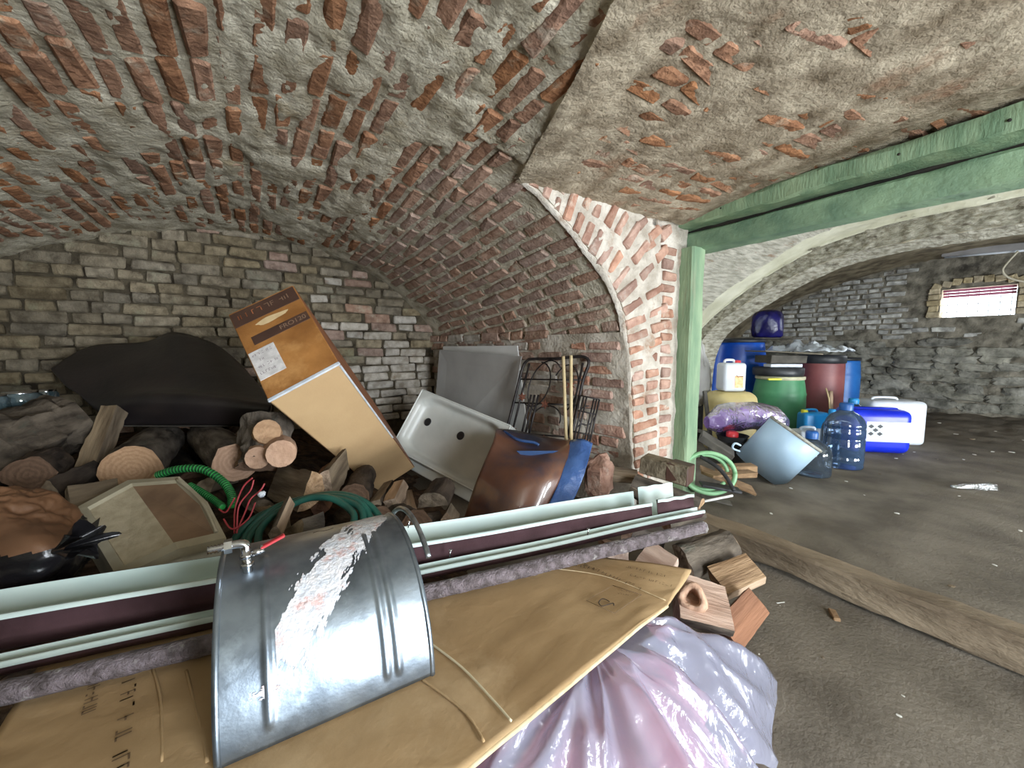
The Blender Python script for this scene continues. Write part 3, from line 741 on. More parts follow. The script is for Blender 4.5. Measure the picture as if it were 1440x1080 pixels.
# limewashed bricks of its upper left, stones lower down
items = []
z = 1.28
while z < 2.32:
    y = 1.72+rb.uniform(0, .2)
    while y < 4.3:
        ln = 1.0 if rb.random() < .7 else .5
        c = y+.13*ln
        hz = interp([(-1, 2.4), (.78, 2.46), (1.8, 2.42), (2.57, 2.27), (3.4, 2.04), (3.9, 1.78), (4.4, 1.35)], c)
        low = 1.28 + .22*nz(c*1.4, 7, 1)
        if z < hz-.02 and z > low and not (c < 2.0 and z > 1.5 and rb.random() < .9 and c < 1.95):
            items.append((frame(Vector((WX+.020+rb.uniform(-.006, .006), c, z)), Vector((0, 1, 0)), Vector((0, 0, 1)), Vector((-1, 0, 0))) @ Matrix.Diagonal((ln, .94, 1, 1)), 'brick_grey', 1))
        y += .27*ln+.015
    z += .086
for z in (1.30, 1.385, 1.47):
    y = .1+rb.uniform(0, .15)
    while y < 1.7:
        if rb.random() < .6 and not (z > 1.45 and .7 < y < 1.4): items.append((frame(Vector((WX+.024, y+.13, z)), Vector((0, 1, 0)), Vector((0, 0, 1)), Vector((-1, 0, 0))), 'brick_grey', 2))
        y += .285
put_bricks(items, wall_far, 300)
def rock(r, sx, sy, sz, seed, g=None, M=None, mi=0, n=7, m=12, am=.22):
    g = g or G(); vs = []; fs = []
    for i in range(n+1):
        th = PI*i/n
        for j in range(m):
            ph = 2*PI*j/m; d = Vector((math.sin(th)*math.cos(ph), math.sin(th)*math.sin(ph), math.cos(th)))
            d2_ = Vector([math.copysign(abs(c)**.62, c) for c in d]); k = 1+am*fb(d.x*1.3+seed, d.y*1.3, d.z*1.3-seed, .8, 3)
            p = Vector((d2_.x*sx*k, d2_.y*sy*k, d2_.z*sz*k))*r; vs.append(M @ p if M else p)
    for i in range(n):
        for j in range(m): fs.append((i*m+j, (i+1)*m+j, (i+1)*m+(j+1) % m, i*m+(j+1) % m))
    g.add(vs, fs, mi); return g
RV = [rock(1, .09, 1, .5, 3.1*k, None, None, 0, 6, 12, .5).mesh('rubble_stone', 'rubble', False) for k in range(6)]
zrow = .26
while zrow < 1.27:
    y = -.4+rb.uniform(0, .3); hgt = rb.uniform(.055, .085)
    while y < 4.2:
        wd = rb.uniform(.08, .24)
        if rb.random() < .82: link('rubble_stone', rb.choice(RV), wall_far, T(WX-.035-.012*max(0, 1.4-zrow)/1.0, y+wd, zrow+rb.uniform(-.02, .02)) @ Matrix.Diagonal((.38, wd*1.05, hgt*1.75, 1)) @ Matrix.Rotation(0, 4, 'X'))
        y += wd*2+.02
    zrow += hgt*1.75

# ================================================================== FIREWOOD AND DEBRIS
def section(kind, r, rnd):
    """closed outline [(x, y, slot)]: slot 0 bark, 1 split wood"""
    pts = []
    if kind == 'round':
        n = 22
        for k in range(n): a = 2*PI*k/n; q = r*(1+.10*fb(math.cos(a)*1.2+rnd, math.sin(a)*1.2, rnd, .8, 3)); pts.append((q*math.cos(a), q*math.sin(a), 0))
    elif kind in ('quarter', 'half'):
        span = PI*.62 if kind == 'quarter' else PI; n = 10
        for k in range(n+1): a = -span/2+span*k/n; q = r*(1+.06*fb(math.cos(a)+rnd, math.sin(a), rnd, .8, 3)); pts.append((q*math.cos(a)-r*.45, q*math.sin(a), 0 if k < n else 1))
        if kind == 'quarter': tip = (-r*.5, 0)
        else: tip = (-r*.45, 0)
        x, y = pts[-1][:2]
        for k in (1, 2, 3): pts.append((lerp(x, tip[0], k/3)+.04*r*nz(k, rnd, 1), lerp(y, tip[1], k/3)+.05*r*nz(k, rnd, 2), 1))
        x, y = pts[0][:2]
        for k in (2, 1): pts.append((lerp(x, tip[0], k/3)+.04*r*nz(k, rnd, 3), lerp(y, tip[1], k/3)+.05*r*nz(k, rnd, 4), 1))
    else:                               # slab
        w_, h_ = r, r*.55
        cs = [(-w_, -h_), (w_*.9, -h_*.8), (w_, h_*.6), (-w_*.7, h_)]
        for i in range(4):
            x0, y0 = cs[i]; x1, y1 = cs[(i+1) % 4]
            for k in range(4): pts.append((lerp(x0, x1, k/4)+.05*r*nz(k, i, rnd), lerp(y0, y1, k/4)+.05*r*nz(i, k, rnd+3), 1))
    return pts
LN = [0]
def log(name, label, p0, p1, r, kind='round', mats=('bark', 'split_wood', 'cut_wood'), group=None, roll=0.0, seg=14, rough=.05, taper=.9):
    LN[0] += 1; sd = LN[0]*1.73
    M, L = along(p0, p1, roll); sec = section(kind, r, sd); n = len(sec); vs = []; g = G()
    for i in range(seg+1):
        t = i/seg; sc = lerp(1, taper, t)
        for (x, y, s_) in sec:
            k = 1+rough*(2.0 if s_ == 0 else 1)*(fb(x/r*1.6+sd, y/r*1.6, t*L*9, .7, 4) + .5*nz(x/r*5+sd, y/r*5, t*L*16))
            e = r*.07*nz(x*20+sd, y*20, i*.0) if i in (0, seg) and kind != 'round' else 0
            vs.append((x*sc*k, y*sc*k, t*L+e))
    for slot in (0, 1):
        fs = [(i*n+j, i*n+(j+1) % n, (i+1)*n+(j+1) % n, (i+1)*n+j) for i in range(seg) for j in range(n) if sec[j][2] == slot]
        if slot == 0: base = fs
        else: base1 = fs
    gg = G(); gg.v = vs; gg.f = base+base1; gg.m = [0]*len(base)+[1]*len(base1)
    o = link(name, gg.mesh(name, mats[:2], True), None, M); sharp(o, 50); tag(o, label, 'firewood', group)
    for end in (0, seg):                # the two sawn faces are parts
        c = G(); ring = [vs[end*n+j] for j in range(n)]
        if kind == 'round':
            ctr = (0, 0, ring[0][2]); vv_ = [ctr]+[lerp3(ctr, q, .5) for q in ring]+ring
            f_ = [(0, 1+j, 1+(j+1) % n) for j in range(n)]+[(1+j, 1+n+j, 1+n+(j+1) % n, 1+(j+1) % n) for j in range(n)]
        else: vv_ = ring; f_ = [tuple(range(n))]
        if end == 0: f_ = [f[::-1] for f in f_]
        c.add(vv_, f_); link('cut_end', c.mesh('cut_end', mats[2], False), o)
    return o
def lerp3(a, b, t): return tuple(lerp(x, y, t) for x, y in zip(a, b))

GW = 'small firewood pieces in the heap'
# debris heap that everything lies on
def heap_h(x, y):
    r = interp([(-2.4, .30), (-1, .30), (.1, .28), (.55, .18), (.95, .05), (1.3, .0), (2.2, -.04)], x)*interp([(.3, 0), (.7, .75), (1.4, .85), (2.3, 1.15), (3.2, 1.5), (4.1, 1.7)], y)
    if x > .7: r *= 1-min(1, max(0, (1.75-y)/.3))*min(1, max(0, (x-.75)/.35))
    return r + .05*fb(x*3.5, y*3.5, 1.1, .8, 4)*(1 if r > .02 else 0) + .02*abs(nz(x*17, y*17, 3)) - .02
# left of the heap
log('bark_log', 'big grey bark-covered log lying beside the glass jars', (-1.092, 2.769, 0.555), (-0.762, 3.108, 0.701), .165, 'round', ('bark', 'split_wood', 'cut_wood_dark'), rough=.16, seg=24)
log('split_log', 'weathered upright split log between the bark log and round log', (-0.699, 2.745, 0.503), (-0.661, 3.048, 0.767), .075, 'quarter', ('bark', 'grey_wood', 'grey_wood'), roll=2.2, rough=.10, seg=14)
log('round_log', 'round log with a sawn end split at the rim', (-0.498, 2.680, 0.581), (-0.476, 3.390, 0.601), .118, 'round', ('bark', 'split_wood', 'cut_wood'), rough=.04)
log('round_log', 'round pale log end facing out above the green hose', (-0.083, 2.401, 0.531), (-0.269, 3.187, 0.547), .100, 'round', ('bark', 'split_wood', 'cut_wood_pink'), rough=.05)
log('stump', 'gnarled bark stump with sawn branch stubs beside the tall carton', (0.104, 2.217, 0.528), (0.133, 2.340, 0.735), .115, 'round', ('bark', 'split_wood', 'cut_wood_pink'), rough=.16, seg=18)
o = COL.objects['stump']
for (p, q, r_, mt) in (((0.117, 2.224, 0.677), (0.112, 2.053, 0.735), .050, 'cut_wood'), ((0.079, 2.203, 0.588), (0.063, 2.023, 0.599), .045, 'cut_wood_pink'), ((0.163, 2.150, 0.608), (0.162, 1.936, 0.623), .055, 'cut_wood_pink')):
    q = lerp3(p, q, .55); g = G(); tube(g, [p, lerp3(p, q, .5), q], r_, 14, 0, True, lambda t, r_=r_: r_*(1.35-.2*t)); part('branch_stub', g, mt, o, False)
FL = ['grey wedge of firewood under the big bark log', 'flat grey split piece beside the beige case', 'dark log end between rubbish bag and big bark log', 'dark round log set back between the two round log ends', 'dark round log deep under the black bumper shell', 'second dark log in shadow under the bumper shell', 'pinkish wedge tip under the bumper shell corner', 'small pinkish wedge beside the bark stump', 'grey wedge below the pale round log', 'half-round grey piece beside the red wires', 'half-round pale piece in front of the bark stump', 'flat grey piece beside the white wire connector', 'half-round piece at the right foot of the bark stump', 'flat reddish slab standing beside the carton', 'dark round log below the middle of the carton', 'dark wedge near the carton foot', 'pale wedge leaning near the carton foot', 'flat pale piece nearest the carton foot', 'dark half-round piece beside the shower tray', 'small pale wedge before the shower tray', 'small flat piece before the shower tray', 'half-round piece inside the hose coil', 'upright pale splinter inside the hose coil', 'reddish round log end above the tank rim', 'dark round log end beside the tank rim', 'dark round log beside the hose coil', 'dark round log lying behind the tank']
for k, (p, q, r_, kd, ms) in enumerate([
    ((-0.723, 2.458, 0.489), (-0.635, 2.703, 0.510), .07, 'quarter', ('bark_dark', 'grey_wood', 'grey_wood')),
    ((-0.642, 2.308, 0.481), (-0.509, 2.376, 0.477), .06, 'slab', ('bark_dark', 'grey_wood', 'grey_wood')),
    ((-0.808, 2.522, 0.562), (-0.801, 2.758, 0.559), .08, 'round', ('bark_dark', 'grey_wood', 'cut_wood_dark')),
    ((-0.302, 2.896, 0.437), (-0.505, 3.635, 0.463), .085, 'round', ('bark_dark', 'grey_wood', 'cut_wood_dark')),
    ((-0.375, 3.198, 0.558), (-0.511, 3.891, 0.566), .09, 'round', ('bark_dark', 'grey_wood', 'cut_wood_dark')),
    ((-0.207, 3.087, 0.558), (-0.310, 3.758, 0.566), .09, 'round', ('bark_dark', 'split_wood', 'cut_wood_dark')),
    ((-0.038, 2.918, 0.586), (-0.084, 3.490, 0.584), .07, 'quarter', ('bark_dark', 'pink_wood', 'pink_wood')),
    ((0.044, 2.803, 0.579), (0.001, 3.431, 0.558), .06, 'quarter', ('bark_dark', 'pink_wood', 'pink_wood')),
    ((-0.203, 2.408, 0.424), (-0.100, 2.754, 0.355), .07, 'quarter', ('bark', 'grey_wood', 'grey_wood')),
    ((0.026, 2.138, 0.435), (-0.047, 2.602, 0.388), .07, 'half', ('bark', 'grey_wood', 'grey_wood')),
    ((0.195, 1.910, 0.471), (0.085, 2.279, 0.431), .085, 'half', ('bark', 'grey_wood', 'split_wood')),
    ((0.026, 2.013, 0.390), (0.088, 1.792, 0.403), .06, 'slab', ('bark', 'grey_wood', 'grey_wood')),
    ((0.268, 2.037, 0.424), (0.399, 2.314, 0.454), .07, 'half', ('bark', 'grey_wood', 'split_wood')),
    ((0.317, 2.059, 0.372), (0.431, 2.291, 0.435), .075, 'slab', ('bark', 'red_wood', 'red_wood')),
    ((0.415, 2.053, 0.353), (0.558, 2.438, 0.340), .075, 'round', ('bark_dark', 'grey_wood', 'cut_wood_dark')),
    ((0.487, 2.000, 0.310), (0.690, 2.461, 0.246), .06, 'quarter', ('bark_dark', 'grey_wood', 'grey_wood')),
    ((0.582, 1.997, 0.305), (0.704, 2.220, 0.323), .06, 'quarter', ('bark_dark', 'split_wood', 'split_wood')),
    ((0.655, 1.947, 0.291), (0.720, 2.207, 0.306), .05, 'slab', ('bark_dark', 'split_wood', 'split_wood')),
    ((0.685, 1.866, 0.275), (0.792, 1.979, 0.305), .085, 'half', ('bark_dark', 'grey_wood', 'grey_wood')),
    ((0.660, 1.820, 0.250), (0.780, 1.858, 0.232), .045, 'quarter', ('bark_dark', 'split_wood', 'split_wood')),
    ((0.732, 1.771, 0.240), (0.813, 1.897, 0.233), .045, 'slab', ('bark_dark', 'grey_wood', 'split_wood')),
    ((0.183, 1.728, 0.383), (0.103, 1.662, 0.401), .075, 'half', ('bark', 'split_wood', 'grey_wood')),
    ((0.102, 1.600, 0.378), (0.157, 1.750, 0.431), .045, 'quarter', ('bark', 'split_wood', 'split_wood')),
    ((0.462, 1.719, 0.337), (0.399, 1.994, 0.275), .08, 'round', ('bark_dark', 'red_wood', 'cut_wood_dark')),
    ((0.578, 1.640, 0.316), (0.574, 1.879, 0.275), .075, 'round', ('bark_dark', 'grey_wood', 'cut_wood_dark')),
    ]):
    log('firewood_piece', FL[k], p, q, r_, kd, ms, GW, roll=k*1.3, rough=.07)

# by the pier
def rockthing(name, label, c, dims, matname, seed, cat='stone', rot=0.0):
    M = T(*c) @ Matrix.Rotation(rot, 4, 'Z'); me = rock(1, dims[0], dims[1], dims[2], seed, None, None, 0, 10, 16, .3).mesh(name, matname, False)
    return tag(link(name, me, None, M), label, cat)
rockthing('rubble_block', 'pink broken stone with a pale patch between car panel and pier', (1.690, 1.630, 0.339), (.085, .07, .12), 'brick_orange', 2.2, rot=.4)
log('weathered_block', 'short grey weathered timber block lying against the pier foot', (1.799, 1.641, 0.334), (1.916, 1.539, 0.323), .055, 'slab', ('bark', 'grey_wood', 'grey_wood'), roll=.2)
g = G(); Mb, L_ = along((1.939, 1.509, 0.414), (2.009, 1.245, 0.403)); box(g, Mb @ T(0, 0, L_/2), .11, .10, L_, .006, 0, .006)
o = whole('brick_block', g, 'brick_dark', 'loose brown brick with one dark face leaning on the green post', 'brick', None, False)
g = G(); box(g, Mb @ T(0, .0, L_*.78), .113, .104, L_*.42, .004, 0, .004); part('dark_face', g, 'box_band', o, False)
log('split_log', 'long split log leaning at the foot of the green post', (1.828, 1.478, 0.331), (1.932, 1.139, 0.279), .075, 'half', ('bark', 'split_wood', 'split_wood'), roll=-1.2, rough=.07)
log('split_log', 'narrow split stick behind the gutter joint', (1.730, 1.421, 0.317), (1.743, 1.350, 0.297), .05, 'quarter', ('bark', 'split_wood', 'split_wood'), roll=.5)
log('split_log', 'pink split log under the gutter end', (1.662, 1.157, 0.250), (1.837, 1.081, 0.283), .07, 'quarter', ('bark', 'pink_wood', 'pink_wood'), roll=1.0, rough=.06)
o = whole('wood_shaving', G().add(*grid(10, 4, lambda s, t: (lerp(2.15, 2.45, s)+.0, 1.52-.12*s+.07*(t-.5), .03+.02*math.sin(s*5)+.01*t))), 'split_wood', 'flat pale bark strip on the floor before the green post', 'wood scrap')
o.modifiers.new('thickness', 'SOLIDIFY').thickness = .012
# firewood stack spilling at the threshold
log('split_log', 'thick bark-faced log chunk against the stone kerb', (1.491, 0.939, 0.189), (1.764, 0.882, 0.220), .085, 'half', ('bark', 'split_wood', 'split_wood'), roll=-.4, rough=.06)
log('split_log', 'square tan split log beside the kerb', (1.526, 0.816, 0.155), (1.678, 0.745, 0.207), .062, 'slab', ('bark', 'split_wood', 'split_wood'), roll=.5, rough=.04)
log('split_log', 'reddish split log lying lowest on the earth floor', (1.380, 0.699, 0.070), (1.548, 0.681, 0.153), .06, 'slab', ('bark', 'red_wood', 'red_wood'), roll=.9, rough=.04)
o = log('split_log', 'pale pink split log with a hollow knot at the cardboard corner', (1.228, 0.801, 0.203), (1.339, 0.677, 0.180), .095, 'half', ('bark', 'pink_wood', 'pink_wood'), roll=1.9, rough=.05)
g = G(); Mk, L_ = along((1.266, 0.755, 0.223), (1.173, 0.715, 0.289))
lathe(g, Mk, [(.045, 0), (.047, .04), (.043, .065), (.030, .07), (.022, .05), (.018, .01), (0, .01)], 18, 0, lambda a, h: 1+.12*math.sin(3*a)); part('knot', g, 'cut_wood_pink', o)
log('split_log', 'small pale split log under the gutter pole', (1.382, 1.061, 0.213), (1.395, 0.931, 0.192), .065, 'half', ('bark', 'pink_wood', 'pink_wood'), roll=2.2)
log('split_log', 'red-hearted split log in the gap below the pole', (1.366, 1.144, 0.207), (1.582, 1.133, 0.086), .06, 'quarter', ('bark_dark', 'red_wood', 'pink_wood'), roll=.3)
log('split_log', 'frayed pale stick end below the pole', (1.273, 1.111, 0.229), (1.416, 1.309, 0.146), .05, 'slab', ('bark', 'pink_wood', 'pink_wood'), roll=.2)

# ================================================================== THINGS ON THE HEAP
def sheet_obj(rows, n, thick, matname, name, sub=2):
    """smooth skin through rows of points"""
    R = [spline(r, n) for r in rows]; C_ = [spline([r[k] for r in R], n) for k in range(len(R[0]))]
    m = len(C_[0]); vs = [p for c in C_ for p in c]
    fs = [(i*m+j, (i+1)*m+j, (i+1)*m+j+1, i*m+j+1) for i in range(len(C_)-1) for j in range(m-1)]
    return G().add(vs, fs)
# black sheet bent like a car bumper
rows = [[(-1.016, 3.605, 0.969), (-0.893, 3.864, 1.110), (-0.607, 3.835, 1.141), (-0.449, 3.859, 1.215), (-0.215, 3.756, 1.132), (-0.061, 3.578, 0.985), (0.005, 3.405, 0.897)],
        [(-0.962, 3.504, 0.921), (-0.836, 3.609, 0.987), (-0.585, 3.528, 0.997), (-0.400, 3.505, 1.028), (-0.184, 3.418, 0.978), (-0.026, 3.241, 0.869), (0.071, 3.123, 0.816)],
        [(-0.903, 3.412, 0.869), (-0.776, 3.374, 0.852), (-0.547, 3.248, 0.863), (-0.355, 3.169, 0.859), (-0.156, 3.058, 0.827), (-0.010, 2.958, 0.791), (0.101, 2.906, 0.762)],
        [(-0.818, 3.325, 0.809), (-0.720, 3.231, 0.762), (-0.526, 3.095, 0.804), (-0.338, 2.983, 0.807), (-0.150, 2.881, 0.788), (-0.011, 2.811, 0.764), (0.099, 2.785, 0.746)],
        [(-0.706, 3.215, 0.696), (-0.647, 3.148, 0.662), (-0.505, 3.101, 0.651), (-0.334, 3.012, 0.647), (-0.159, 2.920, 0.643), (-0.017, 2.850, 0.639), (0.069, 2.817, 0.639)]]
o = whole('bumper_shell', sheet_obj(rows, 5, .006, 'black_plastic', 'bumper_shell'), 'black_plastic', 'black moulded car bumper shell propped against the dark brick wall', 'bumper')
o.modifiers.new('thickness', 'SOLIDIFY').thickness = .008
g = G(); tube(g, spline([(-0.705, 3.208, 0.692), (-0.646, 3.141, 0.659), (-0.504, 3.094, 0.647), (-0.333, 3.005, 0.643), (-0.159, 2.914, 0.640), (0.069, 2.811, 0.636)], 6), .004, 6); part('lower_lip', g, 'dark_board', o)

def print_marks(par, M, length, height, matname, seed, name='faded_print'):
    """a line of worn, unreadable print: small letter-high ink strokes along local x"""
    rk = random.Random(seed); g = G(); x = 0
    while x < length:
        cw = height*rk.uniform(.45, .7); st = height*.13
        for k in range(rk.choice((2, 2, 3))):
            if rk.random() < .5: a = (x+rk.choice((0, cw-st)), 0, st, height*rk.uniform(.7, 1))
            else: a = (x, rk.choice((0, .45, .87))*height, cw*rk.uniform(.6, 1), st)
            g.add([M @ Vector(p) for p in ((a[0], a[1], 0), (a[0]+a[2], a[1], 0), (a[0]+a[2], a[1]+a[3], 0), (a[0], a[1]+a[3], 0))], [(0, 1, 2, 3)])
        x += cw+height*rk.choice((.25, .25, .25, .8))
    return part(name, g, matname, par, False)
# tall carton leaning on the logs
SCB = .80
def sc_(p): return EYE + (V3(p)-EYE)*SCB
c0 = sc_((.075, 2.39, .83)); X = Vector((.335, -.07, .19)).normalized(); Y = Vector((-.15, .49, .47)); Y = (Y-X*Y.dot(X)).normalized(); Z = -X.cross(Y)
Wl = .392*SCB; Al = .697*SCB
BL = 1.835*SCB
carton = empty('tall_carton', tuple(c0), 'tall brown carton with a printed end leaning on the firewood', 'box')
MB = frame(c0, X, Y, Z)          # local: x across, y up the printed face, z down the length
def bx(name, sx, sy, sz, cx, cy, cz, matname, b=.003):
    g = G(); box(g, MB @ T(cx, cy, cz), sx, sy, sz, b); o = part(name, g, matname, carton, False); return o
bx('long_panel', Wl, .008, BL, Wl/2, .004, BL/2, 'box_plain')
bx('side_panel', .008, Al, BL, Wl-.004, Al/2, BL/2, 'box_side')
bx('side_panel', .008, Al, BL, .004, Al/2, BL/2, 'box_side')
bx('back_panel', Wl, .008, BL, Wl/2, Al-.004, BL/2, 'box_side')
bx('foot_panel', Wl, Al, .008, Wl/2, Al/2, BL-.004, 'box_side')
end = bx('printed_end', Wl-.002, Al-.002, .008, Wl/2, Al/2, .001, 'box_print')
def on_end(name, sx, sy, cx, cy, matname, z=-.0035, t=.002): return bx(name, sx, sy, t, cx, cy, z, matname, .0004)
on_end('brown_band', Wl-.01, Al*.17, Wl/2, Al*.895, 'box_band'); on_end('brown_band', Wl*.83, Al*.095, Wl*.56, Al*.60, 'box_band')
hg = G(); hv = [(Wl*.52+.075*math.cos(a)*(1+.1*math.sin(5*a)), Al*.745+.018*math.sin(a)*(1+.2*math.cos(3*a)), -.0045) for a in [2*PI*k/20 for k in range(20)]]
hg.add([MB @ Vector(p) for p in hv], [tuple(range(20))]); part('torn_handle_hole', hg, 'box_hole', end, False)
lab = on_end('address_label', Wl*.36, Al*.30, Wl*.20, Al*.345, 'label_white', -.0048)
FLIP = MB @ Matrix.Rotation(0, 4, 'Z')
def end_text(body, size, x, y, m_, par=end): return text_mesh(body, size*SCB, MB @ T(x, y, -.0062), m_, par)
print_marks(end, MB @ T(Wl*.07, Al*.875, -.0062), Wl*.34, .030, 'ink_orange', 1); print_marks(end, MB @ T(Wl*.50, Al*.875, -.0062), Wl*.36, .030, 'ink_tan', 2); end_text('FRO120', .046, Wl*.54, Al*.578, 'ink_tan')
for k in range(4): print_marks(lab, MB @ T(Wl*.06+.02*(k == 1), Al*.44-.036*k, -.0062), Wl*(.26, .04, .28, .20)[k], .014, 'label_ink', 10+k)
g = G(); box(g, MB @ T(Wl/2, .0, -.001), Wl+.004, .020, .010, .004); part('clear_tape', g, 'tape', carton, False)
g = G(); box(g, MB @ T(Wl*.99, -.001, BL*.3), .009, .004, BL*.58, .001); part('clear_tape', g, 'tape', carton, False)

# shower tray leaning in the corner
tl, tr_, bl = V3((1.190, 3.148, 0.760)), V3((1.552, 2.368, 0.544)), V3((0.941, 2.945, 0.134))
X = (tr_-tl); TW = X.length; X.normalize(); Y = (bl-tl); Y = Y-X*Y.dot(X); TH_ = .52; Y.normalize(); N_ = X.cross(Y)
if N_.y > 0: N_ = -N_
tray = empty('shower_tray', tuple(tl), 'white shower tray with drain holes leaning in the wall corner', 'shower tray')
MT = frame(tl, X, Y, N_)
def trayfn(s, t):
    x = s*TW; y = t*TH_; ex = min(x, TW-x)/.075; ey = min(y, TH_-y)/.075; e = min(ex, ey)
    k = min(max((e-1)/.6, 0), 1); cor = 1
    cx, cy = abs(s-.5)*2, abs(t-.5)*2; q = max(0, 1-(max(0, cx-.55)**2+max(0, cy-.5)**2)**.5/.42)
    dep = .085*min(1, max(0, q*3.2)); dep = dep*dep*(3-2*dep/.085)/.085 if dep < .085 else .085
    return MT @ Vector((x, y, -dep))
g = G().add(*grid(44, 44, trayfn)); part('basin', g, 'tray_white', tray)
g = G()
for (x, y, sx, sy) in ((TW/2, 0, TW, .012), (TW/2, TH_, TW, .012), (0, TH_/2, .012, TH_), (TW, TH_/2, .012, TH_)): box(g, MT @ T(x, y, -.05), sx, sy, .11, .004)
part('rim', g, 'tray_white', tray, False)
for (s_, t_) in ((.16, .42), (.55, .40)):
    g = G(); lathe(g, MT @ T(TW*s_, TH_*t_, -.083), [(0, .004), (.018, .006), (.03, .007), (.034, .002)], 20); part('drain', g, 'drain', tray)
# fold line / lower lip of the tray standing on the floor
g = G(); box(g, MT @ T(TW/2, TH_+.04, -.055), TW, .09, .02, .006); part('lower_lip', g, 'tray_white', tray, False)

def panel(name, corners, th, matname, label, cat):
    a, b_, c, d = [V3(p) for p in corners]; n = (b_-a).cross(d-a).normalized()*th
    return sharp(whole(name, G().add([a, b_, c, d, a+n, b_+n, c+n, d+n], [(0, 1, 2, 3), (7, 6, 5, 4), (0, 4, 5, 1), (1, 5, 6, 2), (2, 6, 7, 3), (3, 7, 4, 0)]), matname, label, cat, None, False))
panel('white_board', [(1.645, 3.753, 1.121), (1.817, 2.677, 1.123), (1.860, 2.554, 0.241), (1.561, 3.691, 0.027)], .012, 'panel_white', 'white board leaning behind the grey board in the corner', 'board')
panel('grey_board', [(1.573, 3.676, 1.086), (1.784, 2.569, 1.039), (1.724, 2.738, 0.220), (1.452, 3.646, 0.054)], .010, 'panel_grey', 'grey flat board leaning before the white board', 'board')

# wrought iron bed end and a smaller frame
bed = empty('iron_bedstead', (1.710, 2.218, 0.340), 'black wrought iron bedstead end leaning on the wall', 'bedstead')
bA, bB, bC, bD = V3((1.737, 2.454, 1.020)), V3((1.917, 1.975, 1.033)), V3((1.796, 2.014, 0.423)), V3((1.583, 2.513, 0.391))
def bp_(s, t): return lerp3(lerp3(bA, bB, s), lerp3(bD, bC, s), t)
g = G(); tube(g, spline([bp_(0, 1), bp_(0, .5), bp_(.0, .12), bp_(.05, .02), bp_(.15, 0), bp_(.5, 0), bp_(1, 0), bp_(1, .3), bp_(1, 1)], 6), .011, 8); part('outer_frame', g, 'iron', bed)
for s_ in (.10, .26, .32, .38, .95):
    g = G(); tube(g, [bp_(s_, .05 if s_ < .2 or s_ > .9 else .42), bp_(s_, 1)], .008, 6); part('upright_bar', g, 'iron', bed)
for t_ in (.24, .52, .88):
    g = G(); tube(g, [bp_(0, t_), bp_(1, t_)], .006, 6); part('cross_bar', g, 'iron', bed)
for k, ctr in enumerate([(.45, .32, .26, .30), (.58, .70, .22, .16), (.75, .35, .2, .28), (.3, .3, .22, .26)]):
    cx, cy, rx, ry = ctr; g = G(); tube(g, [bp_(cx+rx*math.cos(a), cy+ry*math.sin(a)) for a in [PI*(.55+1.2*q/16)+k for q in range(17)]], .005, 6); part('scroll', g, 'iron', bed)
for (s_, t_) in ((.12, .45), (.52, .53), (.84, .30), (.62, .93), (.1, .85)):
    g = G(); p = V3(bp_(s_, t_)); Ml, _ = along(p, EYE)
    vs = [Ml @ Vector((0, 0, .02))]+[Ml @ Vector(((.035 if k % 2 else .018)*math.cos(2*PI*k/12), (.035 if k % 2 else .018)*math.sin(2*PI*k/12), .012)) for k in range(12)]+[Ml @ Vector((0, 0, -.004))]
    g.add(vs, [(0, 1+k, 1+(k+1) % 12) for k in range(12)]+[(13, 1+(k+1) % 12, 1+k) for k in range(12)]); part('leaf_ornament', g, 'rust_iron', bed, False)
fr_ = empty('iron_side_rail', (1.741, 1.850, 0.465), 'narrow black iron frame leaning beside the bedstead', 'bed frame')
a_, b__, c__, d__ = V3((1.810, 1.924, 0.792)), V3((1.884, 1.824, 0.770)), V3((1.807, 1.858, 0.383)), V3((1.716, 1.944, 0.401))
def rp(s, t): return lerp3(lerp3(a_, b__, s), lerp3(d__, c__, s), t)
for s_ in (0, .18, .34, .72, .86, 1):
    g = G(); tube(g, [rp(s_, 0), rp(s_, 1)], .006, 6); part('upright_bar', g, 'iron', fr_)
for t_ in (0, .25, .6):
    g = G(); tube(g, [rp(0, t_), rp(1, t_)], .005, 6); part('cross_bar', g, 'iron', fr_)
for k in range(2):
    g = G(); tube(g, [rp(.55+.4*math.cos(a), .3+.3*k+.16*math.sin(a)) for a in [2*PI*q/16 for q in range(13)]], .004, 6); part('scroll', g, 'iron', fr_)
for k, (p, q) in enumerate([((1.742, 2.020, 1.048), (1.703, 1.929, 0.406)), ((1.758, 1.962, 1.054), (1.700, 1.884, 0.417))]):
    g = G(); tube(g, spline([p, lerp3(p, q, .5), q], 6), .011, 8)
    whole('stick', g, 'pale_stick', ('straight pale stick in front of the bedstead', 'bent greyish stick in front of the bedstead')[k], 'stick')

